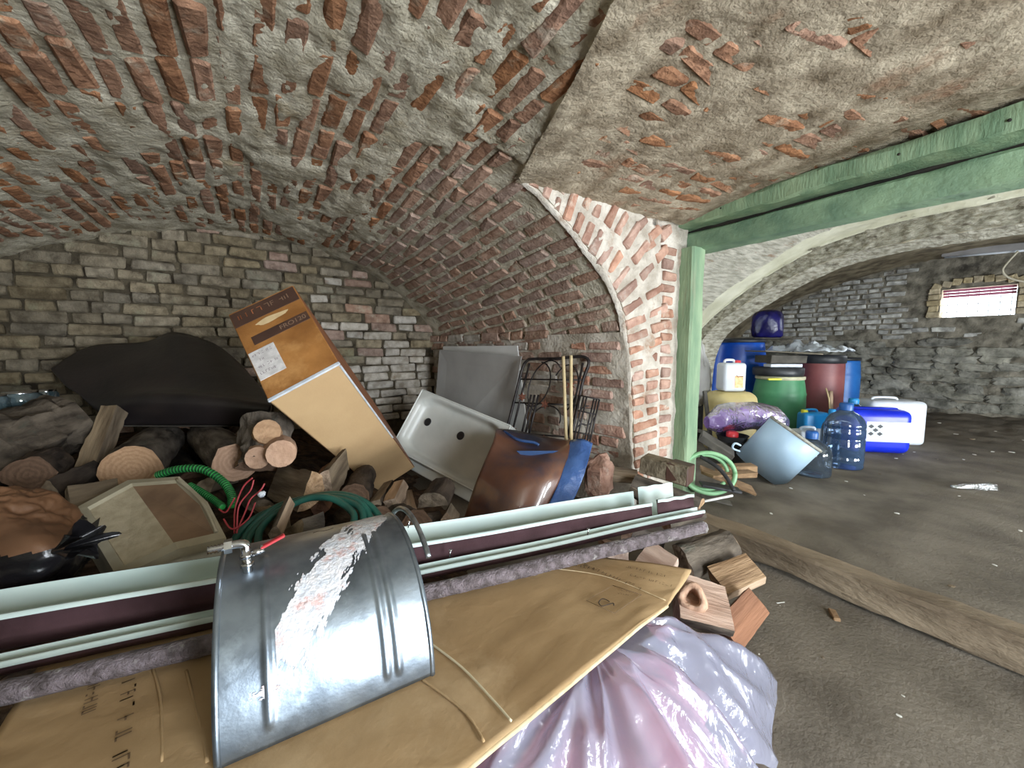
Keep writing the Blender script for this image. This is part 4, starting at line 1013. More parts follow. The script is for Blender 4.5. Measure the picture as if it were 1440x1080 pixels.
# rusty car bonnet with painted-in navy reflections and a blue flank
rows = [[(1.334, 2.214, 0.569), (1.464, 2.198, 0.547), (1.582, 2.117, 0.518), (1.655, 1.995, 0.504), (1.674, 1.864, 0.517)],
        [(1.214, 2.049, 0.532), (1.291, 1.969, 0.485), (1.375, 1.888, 0.465), (1.492, 1.812, 0.482), (1.584, 1.775, 0.477)],
        [(1.107, 1.966, 0.437), (1.149, 1.839, 0.413), (1.221, 1.742, 0.410), (1.354, 1.704, 0.413), (1.464, 1.699, 0.378)],
        [(1.024, 1.934, 0.311), (1.062, 1.788, 0.301), (1.136, 1.692, 0.308), (1.254, 1.662, 0.308), (1.355, 1.665, 0.286)],
        [(0.948, 1.919, 0.141), (1.004, 1.764, 0.174), (1.077, 1.670, 0.191), (1.175, 1.631, 0.205), (1.268, 1.642, 0.209)]]
bon = whole('car_bonnet', sheet_obj(rows, 5, .006, 'car_panel', 'car_bonnet'), 'car_panel', 'curved rusty-brown car bonnet standing in front of the bedstead', 'car panel')
bon.modifiers.new('thickness', 'SOLIDIFY').thickness = .008
rows = [[(1.661, 1.849, 0.522), (1.693, 1.782, 0.540), (1.733, 1.729, 0.518)], [(1.485, 1.712, 0.405), (1.541, 1.677, 0.421), (1.617, 1.651, 0.432)], [(1.361, 1.660, 0.278), (1.440, 1.634, 0.294), (1.522, 1.618, 0.316)], [(1.262, 1.634, 0.206), (1.325, 1.603, 0.194), (1.396, 1.581, 0.201)]]
o = part('blue_flank', sheet_obj(rows, 6, .006, 'car_blue', 'x'), 'blue_film', bon); o.modifiers.new('thickness', 'SOLIDIFY').thickness = .006
g = G(); g.add(*grid(10, 3, lambda s, t: lerp3(lerp3((1.306, 1.930, 0.492), (1.508, 1.779, 0.496), s), lerp3((1.327, 1.894, 0.462), (1.445, 1.806, 0.473), s), t))); part('blue_stripe', g, 'car_blue', bon)
g = G(); tube(g, spline([(1.377, 2.185, 0.559), (1.396, 2.048, 0.526), (1.466, 1.977, 0.513), (1.489, 1.948, 0.498)], 6), .010, 8); part('wiper_ridge', g, 'car_blue', bon)

# ================================================================== FOREGROUND
HZ = .355
# plastic film over pink wool, then cardboard, then tank
def bundle(sx, sy, h, amp, seed, base=.0, na=90, nr=26, crease=0.0, cap=.332):
    vs = []; fs = []
    for i in range(nr+1):
        t = i/nr
        for k in range(na):
            a = 2*PI*k/na; ca, sa = math.cos(a), math.sin(a); ra = 1+amp*fb(ca*1.9+seed, sa*1.9, seed, .8, 3)
            x = sx*t*ra*ca; y = sy*t*ra*sa
            z = h*(1-t**2.3) + .05*h*fb(x*5+seed, y*5, seed, .8, 3)
            if crease:
                z += crease*(.5-abs(fb(a*2.6+seed, t*1.2, seed, .9, 2))*1.9) + crease*.5*(.4-abs(fb(x*4+y*2, y*5-x*2, seed, .8, 2)))
                z += crease*1.3*t*t*max(0, nz(ca*5.5, sa*5.5, seed))
            vs.append((x, y, max(base+.006*(1+math.sin(9*a)), min(cap, z+base))))
    for i in range(nr):
        for k in range(na): fs.append((i*na+k, (i+1)*na+k, (i+1)*na+(k+1) % na, i*na+(k+1) % na))
    return vs, fs
BC = T(.72, .72, 0) @ Matrix.Rotation(math.radians(6), 4, 'Z')
vs, fs = bundle(.42, .27, .215, .22, 4.2)
wool = whole('insulation_bundle', G().add([BC @ Vector(p) for p in vs], fs), 'pink_wool', 'pink glass wool bundle inside the clear plastic sheet', 'insulation')
vs, fs = bundle(.63, .47, .33, .30, 8.6, .006, 240, 80, .05)
film = whole('plastic_sheet', G().add([BC @ Vector(p) for p in vs], fs), 'film_clear', 'crumpled clear plastic sheet over the pink insulation', 'plastic sheet')

# big cardboard sheet
CF = [V3(p) for p in ((-0.442, 1.327, 0.355), (0.935, 1.041, 0.355), (1.206, 0.733, 0.355))]; CN = [V3(p) for p in ((-0.435, 0.995, 0.355), (0.262, 0.576, 0.355), (0.982, 0.667, 0.355))]
def two(P, s, k): return P[0].lerp(P[1], s/k) if s < k else P[1].lerp(P[2], (s-k)/(1-k))
def card(s, t):
    p = two(CF, s, .8).lerp(two(CN, s, .62), t)
    return (p.x, p.y, HZ + .004*fb(s*5, t*3, 2.5, .8, 3) + .004*math.sin(s*7) - .010*max(0, (s-.93)/.07))
gc = G(); gc.add(*grid(100, 30, card, True))
board = whole('cardboard_sheet', gc, ['cardboard'], 'large flattened cardboard sheet under the steel tank', 'cardboard'); sd_ = board.modifiers.new('thickness', 'SOLIDIFY'); sd_.thickness = .010; sd_.offset = 1.0
def on_card(px_s, px_t, lift=.002): p = V3(card(px_s, px_t)); p.z += .010+lift; return p
g = G(); tube(g, [on_card(.62+.38*k/30, 1.0, -.006) for k in range(31)], .0055, 6); part('pale_cut_edge', g, 'cardboard_edge', board)
def card_print(length, size, p, q, seed):
    """a worn line of print lying on the cardboard from p towards q"""
    p = V3(p); d = V3(q)-p; d.z = 0; d.normalize(); n = Vector((0, 0, 1)); yv = n.cross(d); p.z = HZ+.0165
    return print_marks(board, frame(p, d, yv, n), length, size, 'ink_card', seed)
card_print(.20, .016, (0.905, 0.943, 0.365), (0.957, 0.743, 0.365), 21); card_print(.17, .016, (0.833, 1.029, 0.365), (0.948, 0.849, 0.365), 22); card_print(.13, .014, (1.019, 0.852, 0.365), (1.093, 0.715, 0.365), 23); card_print(.12, .012, (0.991, 0.811, 0.365), (1.050, 0.699, 0.365), 24)
card_print(.30, .024, (-0.267, 1.156, 0.365), (-0.237, 0.928, 0.365), 25); card_print(.10, .022, (-0.326, 1.184, 0.365), (-0.311, 1.065, 0.365), 26)
card_print(.035, .008, (0.883, 0.767, 0.365), (0.916, 0.729, 0.365), 27); card_print(.03, .007, (0.903, 0.774, 0.365), (0.927, 0.738, 0.365), 28)
sq = [V3(p)+Vector((0, 0, .006)) for p in ((0.784, 0.796, 0.365), (0.905, 0.804, 0.365), (0.940, 0.725, 0.365), (0.810, 0.712, 0.365))]
g = G()
for k in range(4): tube(g, [sq[k], sq[(k+1) % 4]], .0009, 4)
part('stamp_frame', g, 'ink_card', board)
g = G(); tube(g, [p+Vector((0, 0, .006)) for p in spline([(0.836, 0.754, 0.365), (0.835, 0.767, 0.365), (0.827, 0.776, 0.365), (0.808, 0.769, 0.365), (0.803, 0.753, 0.365), (0.823, 0.748, 0.365), (0.840, 0.744, 0.365), (0.834, 0.736, 0.365)], 5)], .0016, 4); part('stamp_mark', g, 'ink', board)
g = G(); tube(g, [V3(p)+Vector((0, 0, .006)) for p in spline([(0.343, 0.884, 0.365), (0.374, 0.774, 0.365), (0.389, 0.669, 0.365), (0.396, 0.602, 0.365)], 8)], .0028, 6)
whole('twine', g, 'twine', 'pale string stretched across the cardboard sheet', 'string')
g = G(); tube(g, [V3(p)+Vector((0, 0, .004)) for p in spline([(0.801, 0.996, 0.365), (0.923, 0.856, 0.365), (0.980, 0.671, 0.365)], 8)], .0014, 6); part('crease', g, 'cardboard_edge', board)
for cc in ([(-0.219, 1.171, 0.365), (-0.189, 1.051, 0.365), (-0.163, 0.879, 0.365)], [(-0.153, 1.115, 0.365), (-0.120, 0.957, 0.365), (-0.096, 0.835, 0.365)], [(0.284, 0.803, 0.365), (0.328, 0.680, 0.365), (0.332, 0.598, 0.365)]):
    g = G(); tube(g, [V3(p)+Vector((0, 0, .0035)) for p in spline(cc, 6)], .003, 6); part('crease', g, 'cardboard', board)

# galvanised half-round tank
A_ = V3((0, 0, 0)); BRc = V3((0.315, 0.793, 0.380)); BLc = V3((-0.085, 0.808, 0.380)); TA = (BRc-BLc); TL = TA.length; TA.normalize(); TP = Vector((-TA.y, TA.x, 0))
if TP.y < 0: TP = -TP
R_ = .258
TO = BLc + TP*R_; TO.z = .372
tank = empty('steel_tank', tuple(TO), 'half-round galvanised steel tank lying on the cardboard', 'tank')
MTk = frame(TO, TA, TP, Vector((0, 0, 1)))
AE = PI*.74
def shell(r0, x0, x1, a0=0.0, a1=AE, nx=60, na=72, bead=True):
    def fn(s, t):
        x = lerp(x0, x1, s); a = lerp(a0, a1, t); r_ = r0
        if bead:
            for xb in (.085, .298, .322):
                if .06 < t < .62: r_ += .0045*math.exp(-((x-xb)/.0055)**2)
            r_ += .0012*fb(x*6, a*2, 1.0, .8, 3)
        return MTk @ Vector((x, -r_*math.cos(a), r_*math.sin(a)))
    return grid(nx, na, fn, True)
o = part('shell', G().add(*shell(R_, 0, TL, nx=110)), 'galvanised', tank); o.modifiers.new('thickness', 'SOLIDIFY').thickness = .003
for x in (.006, TL-.006):
    g = G(); tube(g, [MTk @ Vector((x, -(R_+.001)*math.cos(a), (R_+.001)*math.sin(a))) for a in [AE*k/60 for k in range(61)]], .006, 8); part('rolled_rim', g, 'galvanised', tank)
g = G(); tube(g, [MTk @ Vector((TL+.016+.012*math.sin(a), -(R_+.012)*math.cos(a), (R_+.012)*math.sin(a))) for a in [PI*(.30+.44*k/50) for k in range(51)]], .007, 8); part('loose_seam_strip', g, 'galvanised_rim', tank)
def lime(s, t):
    x = .10+.275*s; c = 1.75-.75*(1-s)*.9+.15*s; a = c-.95*(1-s)*.55+ (t-.5)*.72
    return MTk @ Vector((x, -(R_+.0045)*math.cos(a), (R_+.0045)*math.sin(a)))
def lime_keep(s, t): return abs(t-.5)*2 + .55*fb(s*9, t*5, 3.2, .7, 4) + .5*max(0, abs(s-.5)*2-.75)*3 < .72
part('limescale_stain', G().add(*grid(110, 70, lime, True, lime_keep)), 'limescale', tank)
def lime2(s, t):
    x = .055+.05*s; a = .33+.09*t
    return MTk @ Vector((x, -(R_+.004)*math.cos(a), (R_+.004)*math.sin(a)))
part('limescale_stain', G().add(*grid(30, 30, lime2, True, lambda s, t: abs(s-.5)*2+abs(t-.5)*2+fb(s*5, t*5, 1, .7, 3) < .9)), 'limescale', tank)
g = G(); tube(g, [MTk @ Vector((.19+.012*k, -(R_+.003)*math.cos(1.72+.02*math.sin(2*k)), (R_+.003)*math.sin(1.72+.02*math.sin(2*k)))) for k in range(5)], .0015, 4); part('pencil_mark', g, 'ink', tank)
# brass-chrome tap screwed on its shoulder
tb = MTk @ Vector((.055, -R_*math.cos(1.30), R_*math.sin(1.30)))
tap = empty('tap', tuple(tb), 'chrome ball valve tap with red lever on the tank shoulder', 'tap')
uu = Vector((-.05, .18, 1)).normalized(); ss = -TA
g = G(); tube(g, [tb-uu*.01, tb+uu*.05], .0095, 12); tube(g, [tb+uu*.012, tb+uu*.020], .013, 8); tube(g, [tb+uu*.030, tb+uu*.040], .0125, 8)
tube(g, spline([tb+uu*.045, tb+uu*.058, tb+uu*.063+ss*.012, tb+uu*.063+ss*.03], 5), .0095, 12); part('valve_body', g, 'chrome', tap)
g = G(); tube(g, [tb+uu*.063+ss*(.022), tb+uu*.063+ss*.036], .015, 6); part('hex_nut', g, 'chrome', tap, False)
g = G(); tube(g, [tb+uu*.063+ss*(.034+.003*k) for k in range(11)], .008, 12, 0, True, lambda t: .0075+.0016*math.cos(t*31)); part('hose_barb', g, 'chrome', tap)
g = G(); tube(g, [tb+uu*.036-ss*.004, tb+uu*.040-ss*.034], .0075, 8); tube(g, [tb+uu*.036-ss*.028, tb+uu*.050-ss*.030], .0045, 6); part('valve_stem', g, 'chrome', tap)
g = G(); Mh, _ = along(tb+uu*.045-ss*.028, tb+uu*.062-ss*.075); box(g, Mh @ T(0, 0, .024), .014, .006, .05, .002); part('red_lever', g, 'red_handle', tap, False)

# gutters: U channels, white inside, brown outside
def gutter(name, label, p0, p1, w_, h_, parent=None, roll=0.0, back=1.25, th=.004):
    p0, p1 = V3(p0), V3(p1); d = (p1-p0).normalized(); sdv = d.cross(Vector((0, 0, 1))).normalized(); up_ = sdv.cross(d)
    R = Matrix.Rotation(roll, 3, d); sdv = R @ sdv; up_ = R @ up_
    prof = [(-w_/2-.006, h_*back), (-w_/2-.003, h_*.5), (-w_/2*.8, .01), (-w_/2*.55, 0), (w_/2*.55, 0), (w_/2*.8, .01), (w_/2+.002, h_*.4), (w_/2, h_), (w_/2+.010, h_), (w_/2+.010, h_-.012)]
    n = 24; vi = []; vo = []
    for i in range(n+1):
        c = p0.lerp(p1, i/n) + up_*.0015*math.sin(i*.7) + sdv*.0015*math.sin(i*.5)
        for (a, b_) in prof: vi.append(c + sdv*a + up_*b_)
        for k, (a, b_) in enumerate(prof):
            a0, b0 = prof[max(0, k-1)]; a1, b1 = prof[min(len(prof)-1, k+1)]; nx_, ny_ = (b1-b0), -(a1-a0); l_ = math.hypot(nx_, ny_) or 1
            vo.append(c + sdv*(a+nx_/l_*th*1.0) + up_*(b_+ny_/l_*th))
    m = len(prof); fin = [(i*m+j, (i+1)*m+j, (i+1)*m+j+1, i*m+j+1) for i in range(n) for j in range(m-1)]
    o = empty(name, tuple(p0), label, 'gutter')
    part('inner_lining', G().add(vi, fin), 'gutter_white', o)
    part('outer_shell', G().add(vo, [f[::-1] for f in fin]), 'gutter_brown', o)
    return o
gutter('rain_gutter', 'long white-lined brown gutter lying behind the steel tank', (-0.628, 1.506, 0.360), (1.383, 1.067, 0.360), .105, .094, roll=-.12)
gutter('rain_gutter', 'short gutter end piece overlapping beside the pier', (1.422, 1.072, 0.355), (1.613, 1.027, 0.355), .115, .102, roll=-.12)
gutter('rain_gutter', 'lower brown gutter lying between pole and white-lined gutter', (-0.541, 1.329, 0.374), (1.597, 0.939, 0.374), .026, .034, roll=0, back=.95)
for k, p in enumerate(((0.518, 1.155, 0.420), (1.005, 1.019, 0.420), (0.441, 1.332, 0.470))):
    g = G(); tube(g, [p, (p[0]+.004, p[1], p[2]+.022)], .0025, 6); lathe(g, T(p[0]+.004, p[1], p[2]+.022), [(0, .002), (.006, .001), (.006, -.001)], 8)
    whole('screw', g, 'chrome', 'small bright screw standing in the gutter edge', 'screw', 'screws in the gutters')
# fuzzy wrapped pole
p0, p1 = V3((-0.514, 1.212, 0.400)), V3((1.464, 0.845, 0.400)); vs = []; n = 200; k_ = 16
Mp, Lp = along(p0, p1); fs = []
for i in range(n+1):
    for j in range(k_):
        a = 2*PI*j/k_; r_ = .023*(1+.10*fb(i*.11, math.cos(a)*2, math.sin(a)*2, .6, 4)+.06*nz(i*.9, a*3, 2)); vs.append(Mp @ Vector((r_*math.cos(a), r_*math.sin(a), Lp*i/n)))
for i in range(n):
    for j in range(k_): fs.append((i*k_+j, i*k_+(j+1) % k_, (i+1)*k_+(j+1) % k_, (i+1)*k_+j))
fs.append(tuple(range(k_))[::-1]); fs.append(tuple(n*k_+j for j in range(k_)))
whole('wrapped_pole', G().add(vs, fs), 'pole_wrap', 'long flaky purple-grey wrapped pole resting on the cardboard', 'pole')

# black rubbish bag with a brown upper side
def bagmesh(c, sx, sy, sz, seed, neck, n=48, m=64):
    def fn(s, t):
        th = PI*s; ph = 2*PI*t; d = Vector((math.sin(th)*math.cos(ph), math.sin(th)*math.sin(ph), math.cos(th)))
        k = 1+.10*fb(d.x*1.5+seed, d.y*1.5, d.z*1.5, .8, 3) - .09*abs(fb(d.x*3+seed, d.y*3, d.z*3+seed, .7, 3))
        q = max(0, d.dot(neck)); k += .5*q**14 + .06*q**3*math.sin(ph*11)
        return (c[0]+d.x*sx*k, c[1]+d.y*sy*k, c[2]+d.z*sz*k)
    return grid(n, m, fn)
bag = empty('rubbish_bag', (-0.609, 1.832, 0.411), 'stuffed black rubbish bag with a brown top by the gutters', 'rubbish bag')
bc = (-0.676, 1.823, 0.468); bm_ = bagmesh(bc, .215, .20, .20, 3.3, Vector((.55, -.62, .15)).normalized(), 110, 150)
cut = bc[2]+.07
lo_ = [f for f in bm_[1] if min(bm_[0][i][2] for i in f) <= cut]; hi_ = [f for f in bm_[1] if min(bm_[0][i][2] for i in f) > cut]
part('bag_body', G().add(bm_[0], lo_), 'bag_black', bag); part('bag_top', G().add(bm_[0], hi_), 'bag_brown', bag)
g = G(); q0 = V3((-0.454, 1.518, 0.563))
def neck(s, t):
    a = 2*PI*t; r_ = .012+.045*s**1.3*(1+.45*math.sin(9*a)+.2*math.sin(5*a+1)); d = Vector((.80, -.35, .30)).normalized(); e1 = d.cross(Vector((0, 0, 1))).normalized(); e2 = e1.cross(d)
    return q0 + d*(.085*s+.02*s*math.sin(4*a)) + e1*r_*math.cos(a) + e2*r_*.7*math.sin(a)
g.add(*grid(10, 60, neck))
part('gathered_neck', g, 'bag_black', bag)

# beige plastic case with a faceted lid
cs = empty('plastic_case', (-0.317, 1.811, 0.328), 'dusty beige plastic case with faceted lid beside the rubbish bag', 'case')
top = [(-0.571, 2.119, 0.502), (-0.444, 2.232, 0.554), (-0.268, 2.141, 0.562), (-0.163, 1.944, 0.493), (-0.100, 1.749, 0.409), (-0.235, 1.730, 0.413), (-0.386, 1.717, 0.367)]
cc = Vector((0, 0, 0))
for p in top: cc += V3(p)/len(top)
inn = [V3(p).lerp(cc, .14)+Vector((0, 0, .006)) for p in top]; inn2 = [V3(p).lerp(cc, .17)-Vector((0, 0, .004)) for p in top]; ne = len(top)
bot = [V3(p).lerp(cc, .10)-Vector((0, 0, .17)) for p in top]
rim = [V3(p) for p in top]; lip = [V3(p)-Vector((0, 0, .03)) for p in top]
g = G()
def ringf(a, b_): g.add(a+b_, [(k, (k+1) % ne, ne+(k+1) % ne, ne+k) for k in range(ne)])
ringf(lip, rim); ringf(rim, inn); ringf(inn, inn2); o = part('lid_rim', g, 'beige_plastic', cs, False)
g = G(); g.add([inn2[0], inn2[1], inn2[5], inn2[6]], [(0, 1, 2, 3)][:1]); part('lid_panel', G().add([inn2[0], inn2[1], inn2[5], inn2[6]], [(3, 2, 1, 0)]), 'beige_dusty_lit', cs, False)
part('lid_panel', G().add([inn2[1], inn2[2], inn2[3], inn2[4], inn2[5]], [(4, 3, 2, 1, 0)]), 'beige_shaded', cs, False)
g = G(); ringf([p*1 for p in bot], [V3(p).lerp(cc, .03)-Vector((0, 0, .03)) for p in top]); g.add(bot, [tuple(range(ne))]); part('case_body', g, 'beige_plastic', cs, False)
g = G(); tube(g, spline([inn[2]+Vector((0, 0, .004)), inn[3]+Vector((0, 0, .006)), inn[4]+Vector((0, 0, .004))], 6), .006, 6); part('lid_handle_ridge', g, 'beige_plastic', cs)

# hoses and wires
def corr(name, label, pts, r):
    P = spline(pts, 30); n = len(P); g = G(); tube(g, P, r, 12, 0, True, lambda t: r*(1 if int(round(t*(n-1))) % 4 < 2 else .80))
    g.m = [1 if k//12 % 4 in (1, 2) and k < (n-1)*12 else 0 for k in range(len(g.f))]
    return whole(name, g, ['hose_green', 'groove_shade'], label, 'hose')
corr('corrugated_hose', 'bright green ribbed hose arching over the beige case', [(-0.355, 2.269, 0.549), (-0.281, 2.223, 0.574), (-0.191, 2.163, 0.574), (-0.122, 2.089, 0.531), (-0.089, 2.015, 0.487), (-0.087, 1.962, 0.452)], .017)
corr('corrugated_hose', 'short green ribbed hose lying below the arching one', [(-0.225, 2.156, 0.513), (-0.178, 2.098, 0.489), (-0.131, 2.017, 0.468), (-0.105, 1.950, 0.460)], .014)
g = G()
hc = V3((0.092, 1.691, 0.375)); hx = Vector((.834, -.551, 0)); hy = Vector((.40, .60, .42)).normalized(); hp = []
for k in range(72):
    a = PI*1.1-2*PI*k/18; q = 1.06-.125*(k/18) + .015*math.sin(k*.9); hp.append(hc + hx*(.265*q*math.cos(a)) + hy*(.205*q*math.sin(a)) + Vector((0, 0, .018*(k/18)*.9 + .006*math.sin(k*1.3))))
tube(g, spline(hp, 3), .0135, 10); whole('garden_hose', g, 'hose_dark', 'coiled dark green garden hose between the tank and firewood', 'hose')
g = G(); tube(g, spline([(0.210, 1.419, 0.369), (0.276, 1.401, 0.383), (0.344, 1.382, 0.398), (0.396, 1.372, 0.403)], 8), .014, 10); whole('garden_hose', g, 'hose_dark', 'straight dark hose end lying below the hose coil', 'hose')
for k, pts in enumerate([[(-0.076, 1.781, 0.406), (-0.071, 1.834, 0.484), (-0.042, 1.847, 0.559), (-0.010, 1.830, 0.595)], [(-0.068, 1.764, 0.411), (-0.058, 1.803, 0.500), (-0.019, 1.807, 0.552), (-0.006, 1.814, 0.590)], [(-0.066, 1.776, 0.420), (-0.039, 1.788, 0.478), (-0.020, 1.793, 0.523), (0.013, 1.797, 0.549), (0.029, 1.802, 0.573)], [(-0.101, 1.827, 0.457), (-0.074, 1.782, 0.428), (-0.024, 1.776, 0.457), (0.002, 1.800, 0.507)], [(-0.124, 1.881, 0.477), (-0.101, 1.852, 0.470), (-0.071, 1.850, 0.521)]]):
    g = G(); tube(g, spline(pts, 8), .0032, 6); whole('red_wire', g, 'wire_red', 'thin red electric wire curling beside the hoses', 'wire', 'red wires by the hoses')
g = G(); box(g, T(*(0.017, 1.759, 0.546)), .026, .02, .022, .006, 0, .002); whole('wire_connector', g, 'white_plastic', 'small white wire connector on the red wires', 'connector', None, False)

# glass jars at the far left on the logs
for k, (c, r_, h_) in enumerate([((-1.084, 3.389, 0.772), .085, .09), ((-1.048, 3.605, 0.769), .055, .08), ((-1.132, 3.240, 0.771), .06, .09)]):
    j = empty('glass_jar', c, ('wide glass jar lying on the logs at the dark wall', 'small glass jar beside the wide one', 'clear glass jar at the edge of the logs')[k], 'jar')
    g = G(); lathe(g, T(*c), [(0, 0), (r_*.9, 0), (r_, .01), (r_, h_*.7), (r_*.8, h_*.85), (r_*.8, h_)], 24); part('jar_body', g, 'jar_glass', j)
    g = G(); lathe(g, T(*c), [(r_*.83, h_*.86), (r_*.83, h_), (0, h_+.002)], 24); part('jar_lid', g, 'chrome', j)

# ================================================================== SECOND CELLAR THINGS
def barrel(name, label, c, r, h, matname, bulge=.07, lid='black_lid', rimm=None, lidh=.04, rib=True, cat='barrel'):
    o = empty(name, c, label, cat); pr = []
    for i in range(25):
        t = i/24; rr = r*(1-.10*abs(2*t-1)**2.2*(bulge/.07)); 
        if rib and (abs(t-.30) < .02 or abs(t-.70) < .02): rr += r*.025
        pr.append((rr, h*t))
    g = G(); lathe(g, T(*c), [(0, 0), (pr[0][0]*.9, 0)]+pr+[(pr[-1][0]*.92, h), (0, h)], 40); part('barrel_body', g, matname, o)
    rt_ = pr[-1][0]
    if lid: g = G(); lathe(g, T(c[0], c[1], c[2]+h), [(rt_*1.0, -lidh*.3), (rt_*1.05, -lidh*.2), (rt_*1.05, lidh*.8), (rt_*.98, lidh), (0, lidh)], 40); part('lid', g, lid, o)
    if rimm: g = G(); lathe(g, T(c[0], c[1], c[2]+h), [(rt_*1.0, -.03), (rt_*1.07, -.02), (rt_*1.07, .015), (rt_*1.0, .02)], 40); part('clamp_ring', g, rimm, o)
    return o
def fp(p): return (p[0], p[1], fl(p[0], p[1]))
barrel('barrel', 'large blue plastic barrel with black lid under the dark plank', fp((6.262, 3.187, 0.000)), .37, 1.20, 'blue_barrel')
gb = fp((5.851, 2.432, 0.000)); barrel('barrel', 'green plastic barrel with pale clamp ring', gb, .30, .72, 'green_barrel', .09, None, 'lid_rim')
mb_ = fp((6.775, 2.297, 0.000)); barrel('barrel', 'maroon straight-sided barrel with dark lid and white film on top', mb_, .27, .92, 'maroon_barrel', .01, 'black_lid', None, .09, False)
b2 = fp((8.057, 2.476, 0.000)); barrel('barrel', 'pale blue barrel half hidden behind the maroon barrel', b2, .27, .92, 'blue_barrel_pale', .05, 'black_lid')
# dark box and grey cardboard on the green barrel
g = G(); zt = gb[2]+.72; lathe(g, T(gb[0]-.02, gb[1]+.02, zt+.024), [(0, 0), (.28, 0), (.29, .03), (.29, .10), (.27, .11), (0, .11)], 32); whole('black_basin', g, 'black_lid', 'round black basin sitting on the green barrel', 'basin')
Mx = T(gb[0]-.03, gb[1]+.02, zt+.138) @ Matrix.Rotation(-.6, 4, 'Z')
g = G(); box(g, Mx @ T(.0, -.10, .021), .40, .16, .040, .004); whole('white_tray', g, 'white_plastic', 'pale flat tray on the black basin', 'tray', None, False)
g = G(); box(g, Mx @ T(.04, .02, .100), .46, .36, .10, .006, 0, .005); o = whole('dark_carton', g, 'dark_board', 'dark carton under the grey cardboard flap', 'carton', None, False)
g = G(); box(g, Mx @ T(.05, .0, .186) @ Matrix.Rotation(.05, 4, 'Y'), .72, .46, .012, .003, 0, .004); whole('cardboard_flap', g, 'grey_card', 'greyish cardboard flap lying above the green barrel', 'cardboard', None, False)
g = G(); box(g, T(gb[0]-.33, gb[1]-.08, zt-.01) @ Matrix.Rotation(-.6, 4, 'Z'), .17, .03, .025, .006); whole('yellow_strap', g, 'yellow_bright', 'short bright yellow strap on the barrel ring', 'strap', None, False)
# white film on the maroon barrel
def crumple(c, sx, sy, h, seed, n=40):
    def fn(s, t):
        x = (s-.5)*2; y = (t-.5)*2; k = 1+.35*fb(math.atan2(y, x)*1.3+seed, seed, 1, .8, 3)
        z = h*(.35+.9*abs(fb(x*1.8+seed, y*1.8, seed, .8, 4)))*(1-.6*max(abs(x), abs(y))**3)
        return (c[0]+x*sx*k, c[1]+y*sy*k, c[2]+z)
    return grid(n, n, fn)
g = G(); g.add(*crumple((mb_[0]-.16, mb_[1]+.12, mb_[2]+1.03), .34, .45, .17, 2.1)); o = whole('white_plastic_film', g, 'white_film', 'crumpled white plastic film lying over the barrels', 'plastic film'); o.modifiers.new('thickness', 'SOLIDIFY').thickness = .003
# dark plank over the blue barrel, navy bag standing on it
bb = fp((6.262, 3.187, 0.000))
g = G(); box(g, T(bb[0]+.15, bb[1]-.1, bb[2]+1.253) @ Matrix.Rotation(-.58, 4, 'Z'), 1.35, .30, .022, .004); whole('dark_plank', g, 'dark_board', 'long dark plank laid across the blue barrel lid', 'plank', None, False)
nb = (bb[0]+.42, bb[1]-.20, bb[2]+1.265)
g = G(); n_ = 40
lathe(g, T(*nb), [(0, 0), (.17, 0), (.20, .03), (.205, .12), (.21, .24), (.20, .33), (.17, .39), (.10, .42), (0, .425)], 44, 0, lambda a, h: 1+.05*math.sin(3*a+h*9)+.03*math.sin(7*a-h*14)+.02*nz(a*5, h*20, 1)); whole('navy_bag', g, 'navy_bag', 'shiny navy blue stuffed bag standing on the dark plank', 'bag')
# jerrycans
def jerry(name, label, M, sx, sy, sz, matname, cap=None, handle=True, capx=.3, cat='canister', rnd=.18):
    o = empty(name, tuple(M.translation), label, cat); o.rotation_euler = M.to_euler()
    bmx = bmesh.new(); bmesh.ops.create_cube(bmx, size=1); bmesh.ops.scale(bmx, vec=(sx, sy, sz), verts=bmx.verts)
    bmesh.ops.bevel(bmx, geom=list(bmx.edges), offset=min(sx, sy, sz)*rnd, segments=4, profile=.5, affect='EDGES'); bmesh.ops.translate(bmx, vec=(0, 0, sz/2), verts=bmx.verts)
    me = bpy.data.meshes.new('body'); bmx.to_mesh(me); bmx.free(); me.materials.append(MATS[matname])
    for p in me.polygons: p.use_smooth = True
    link('canister_body', me, o)
    if cap:
        g = G(); lathe(g, T(sx*capx, 0, sz), [(.034, -.02), (.034, .02), (.030, .026), (0, .027)], 16); c = link('cap', g.mesh('cap', cap), o)
    if handle:
        g = G(); tube(g, spline([(-sx*.32, 0, sz-.012), (-sx*.28, 0, sz+.025), (sx*.08, 0, sz+.025), (sx*.12, 0, sz-.012)], 6), .014, 8); link('handle', g.mesh('handle', matname), o)
    for k in (.33, .66):
        g = G(); tube(g, spline([(sx*.5*math.cos(a)*(1.0 if abs(math.cos(a)) < .7 else .995), sy*.5*math.sin(a), sz*k) for a in [2*PI*q/4+PI/4 for q in range(4)]], 1, True), .001, 4)
    return o
fd = math.radians(-52)
yc = fp((4.181, 2.081, 0.000))
jerry('jerrycan', 'yellowed plastic drum-shaped canister below the white jerrycan', T(yc[0]+.02, yc[1]+.12, yc[2]) @ Matrix.Rotation(-.58, 4, 'Z'), .46, .36, .66, 'yellow_plastic', 'black_lid', False, .26, 'canister', .3)
jerry('jerrycan', 'milky white jerrycan with red cap and orange label', T(yc[0]-.02, yc[1]+.10, yc[2]+.665) @ Matrix.Rotation(-.58, 4, 'Z'), .23, .18, .29, 'milky_plastic', 'cap_red', True, .25)
jc = [o_ for o_ in COL.objects if o_.get('label', '').startswith('milky white jerrycan')][0]
g = G(); box(g, T(.035, -.0915, .10), .085, .003, .12, .001); pl_ = link('paper_label', g.mesh('paper_label', 'orange_label', False), jc)
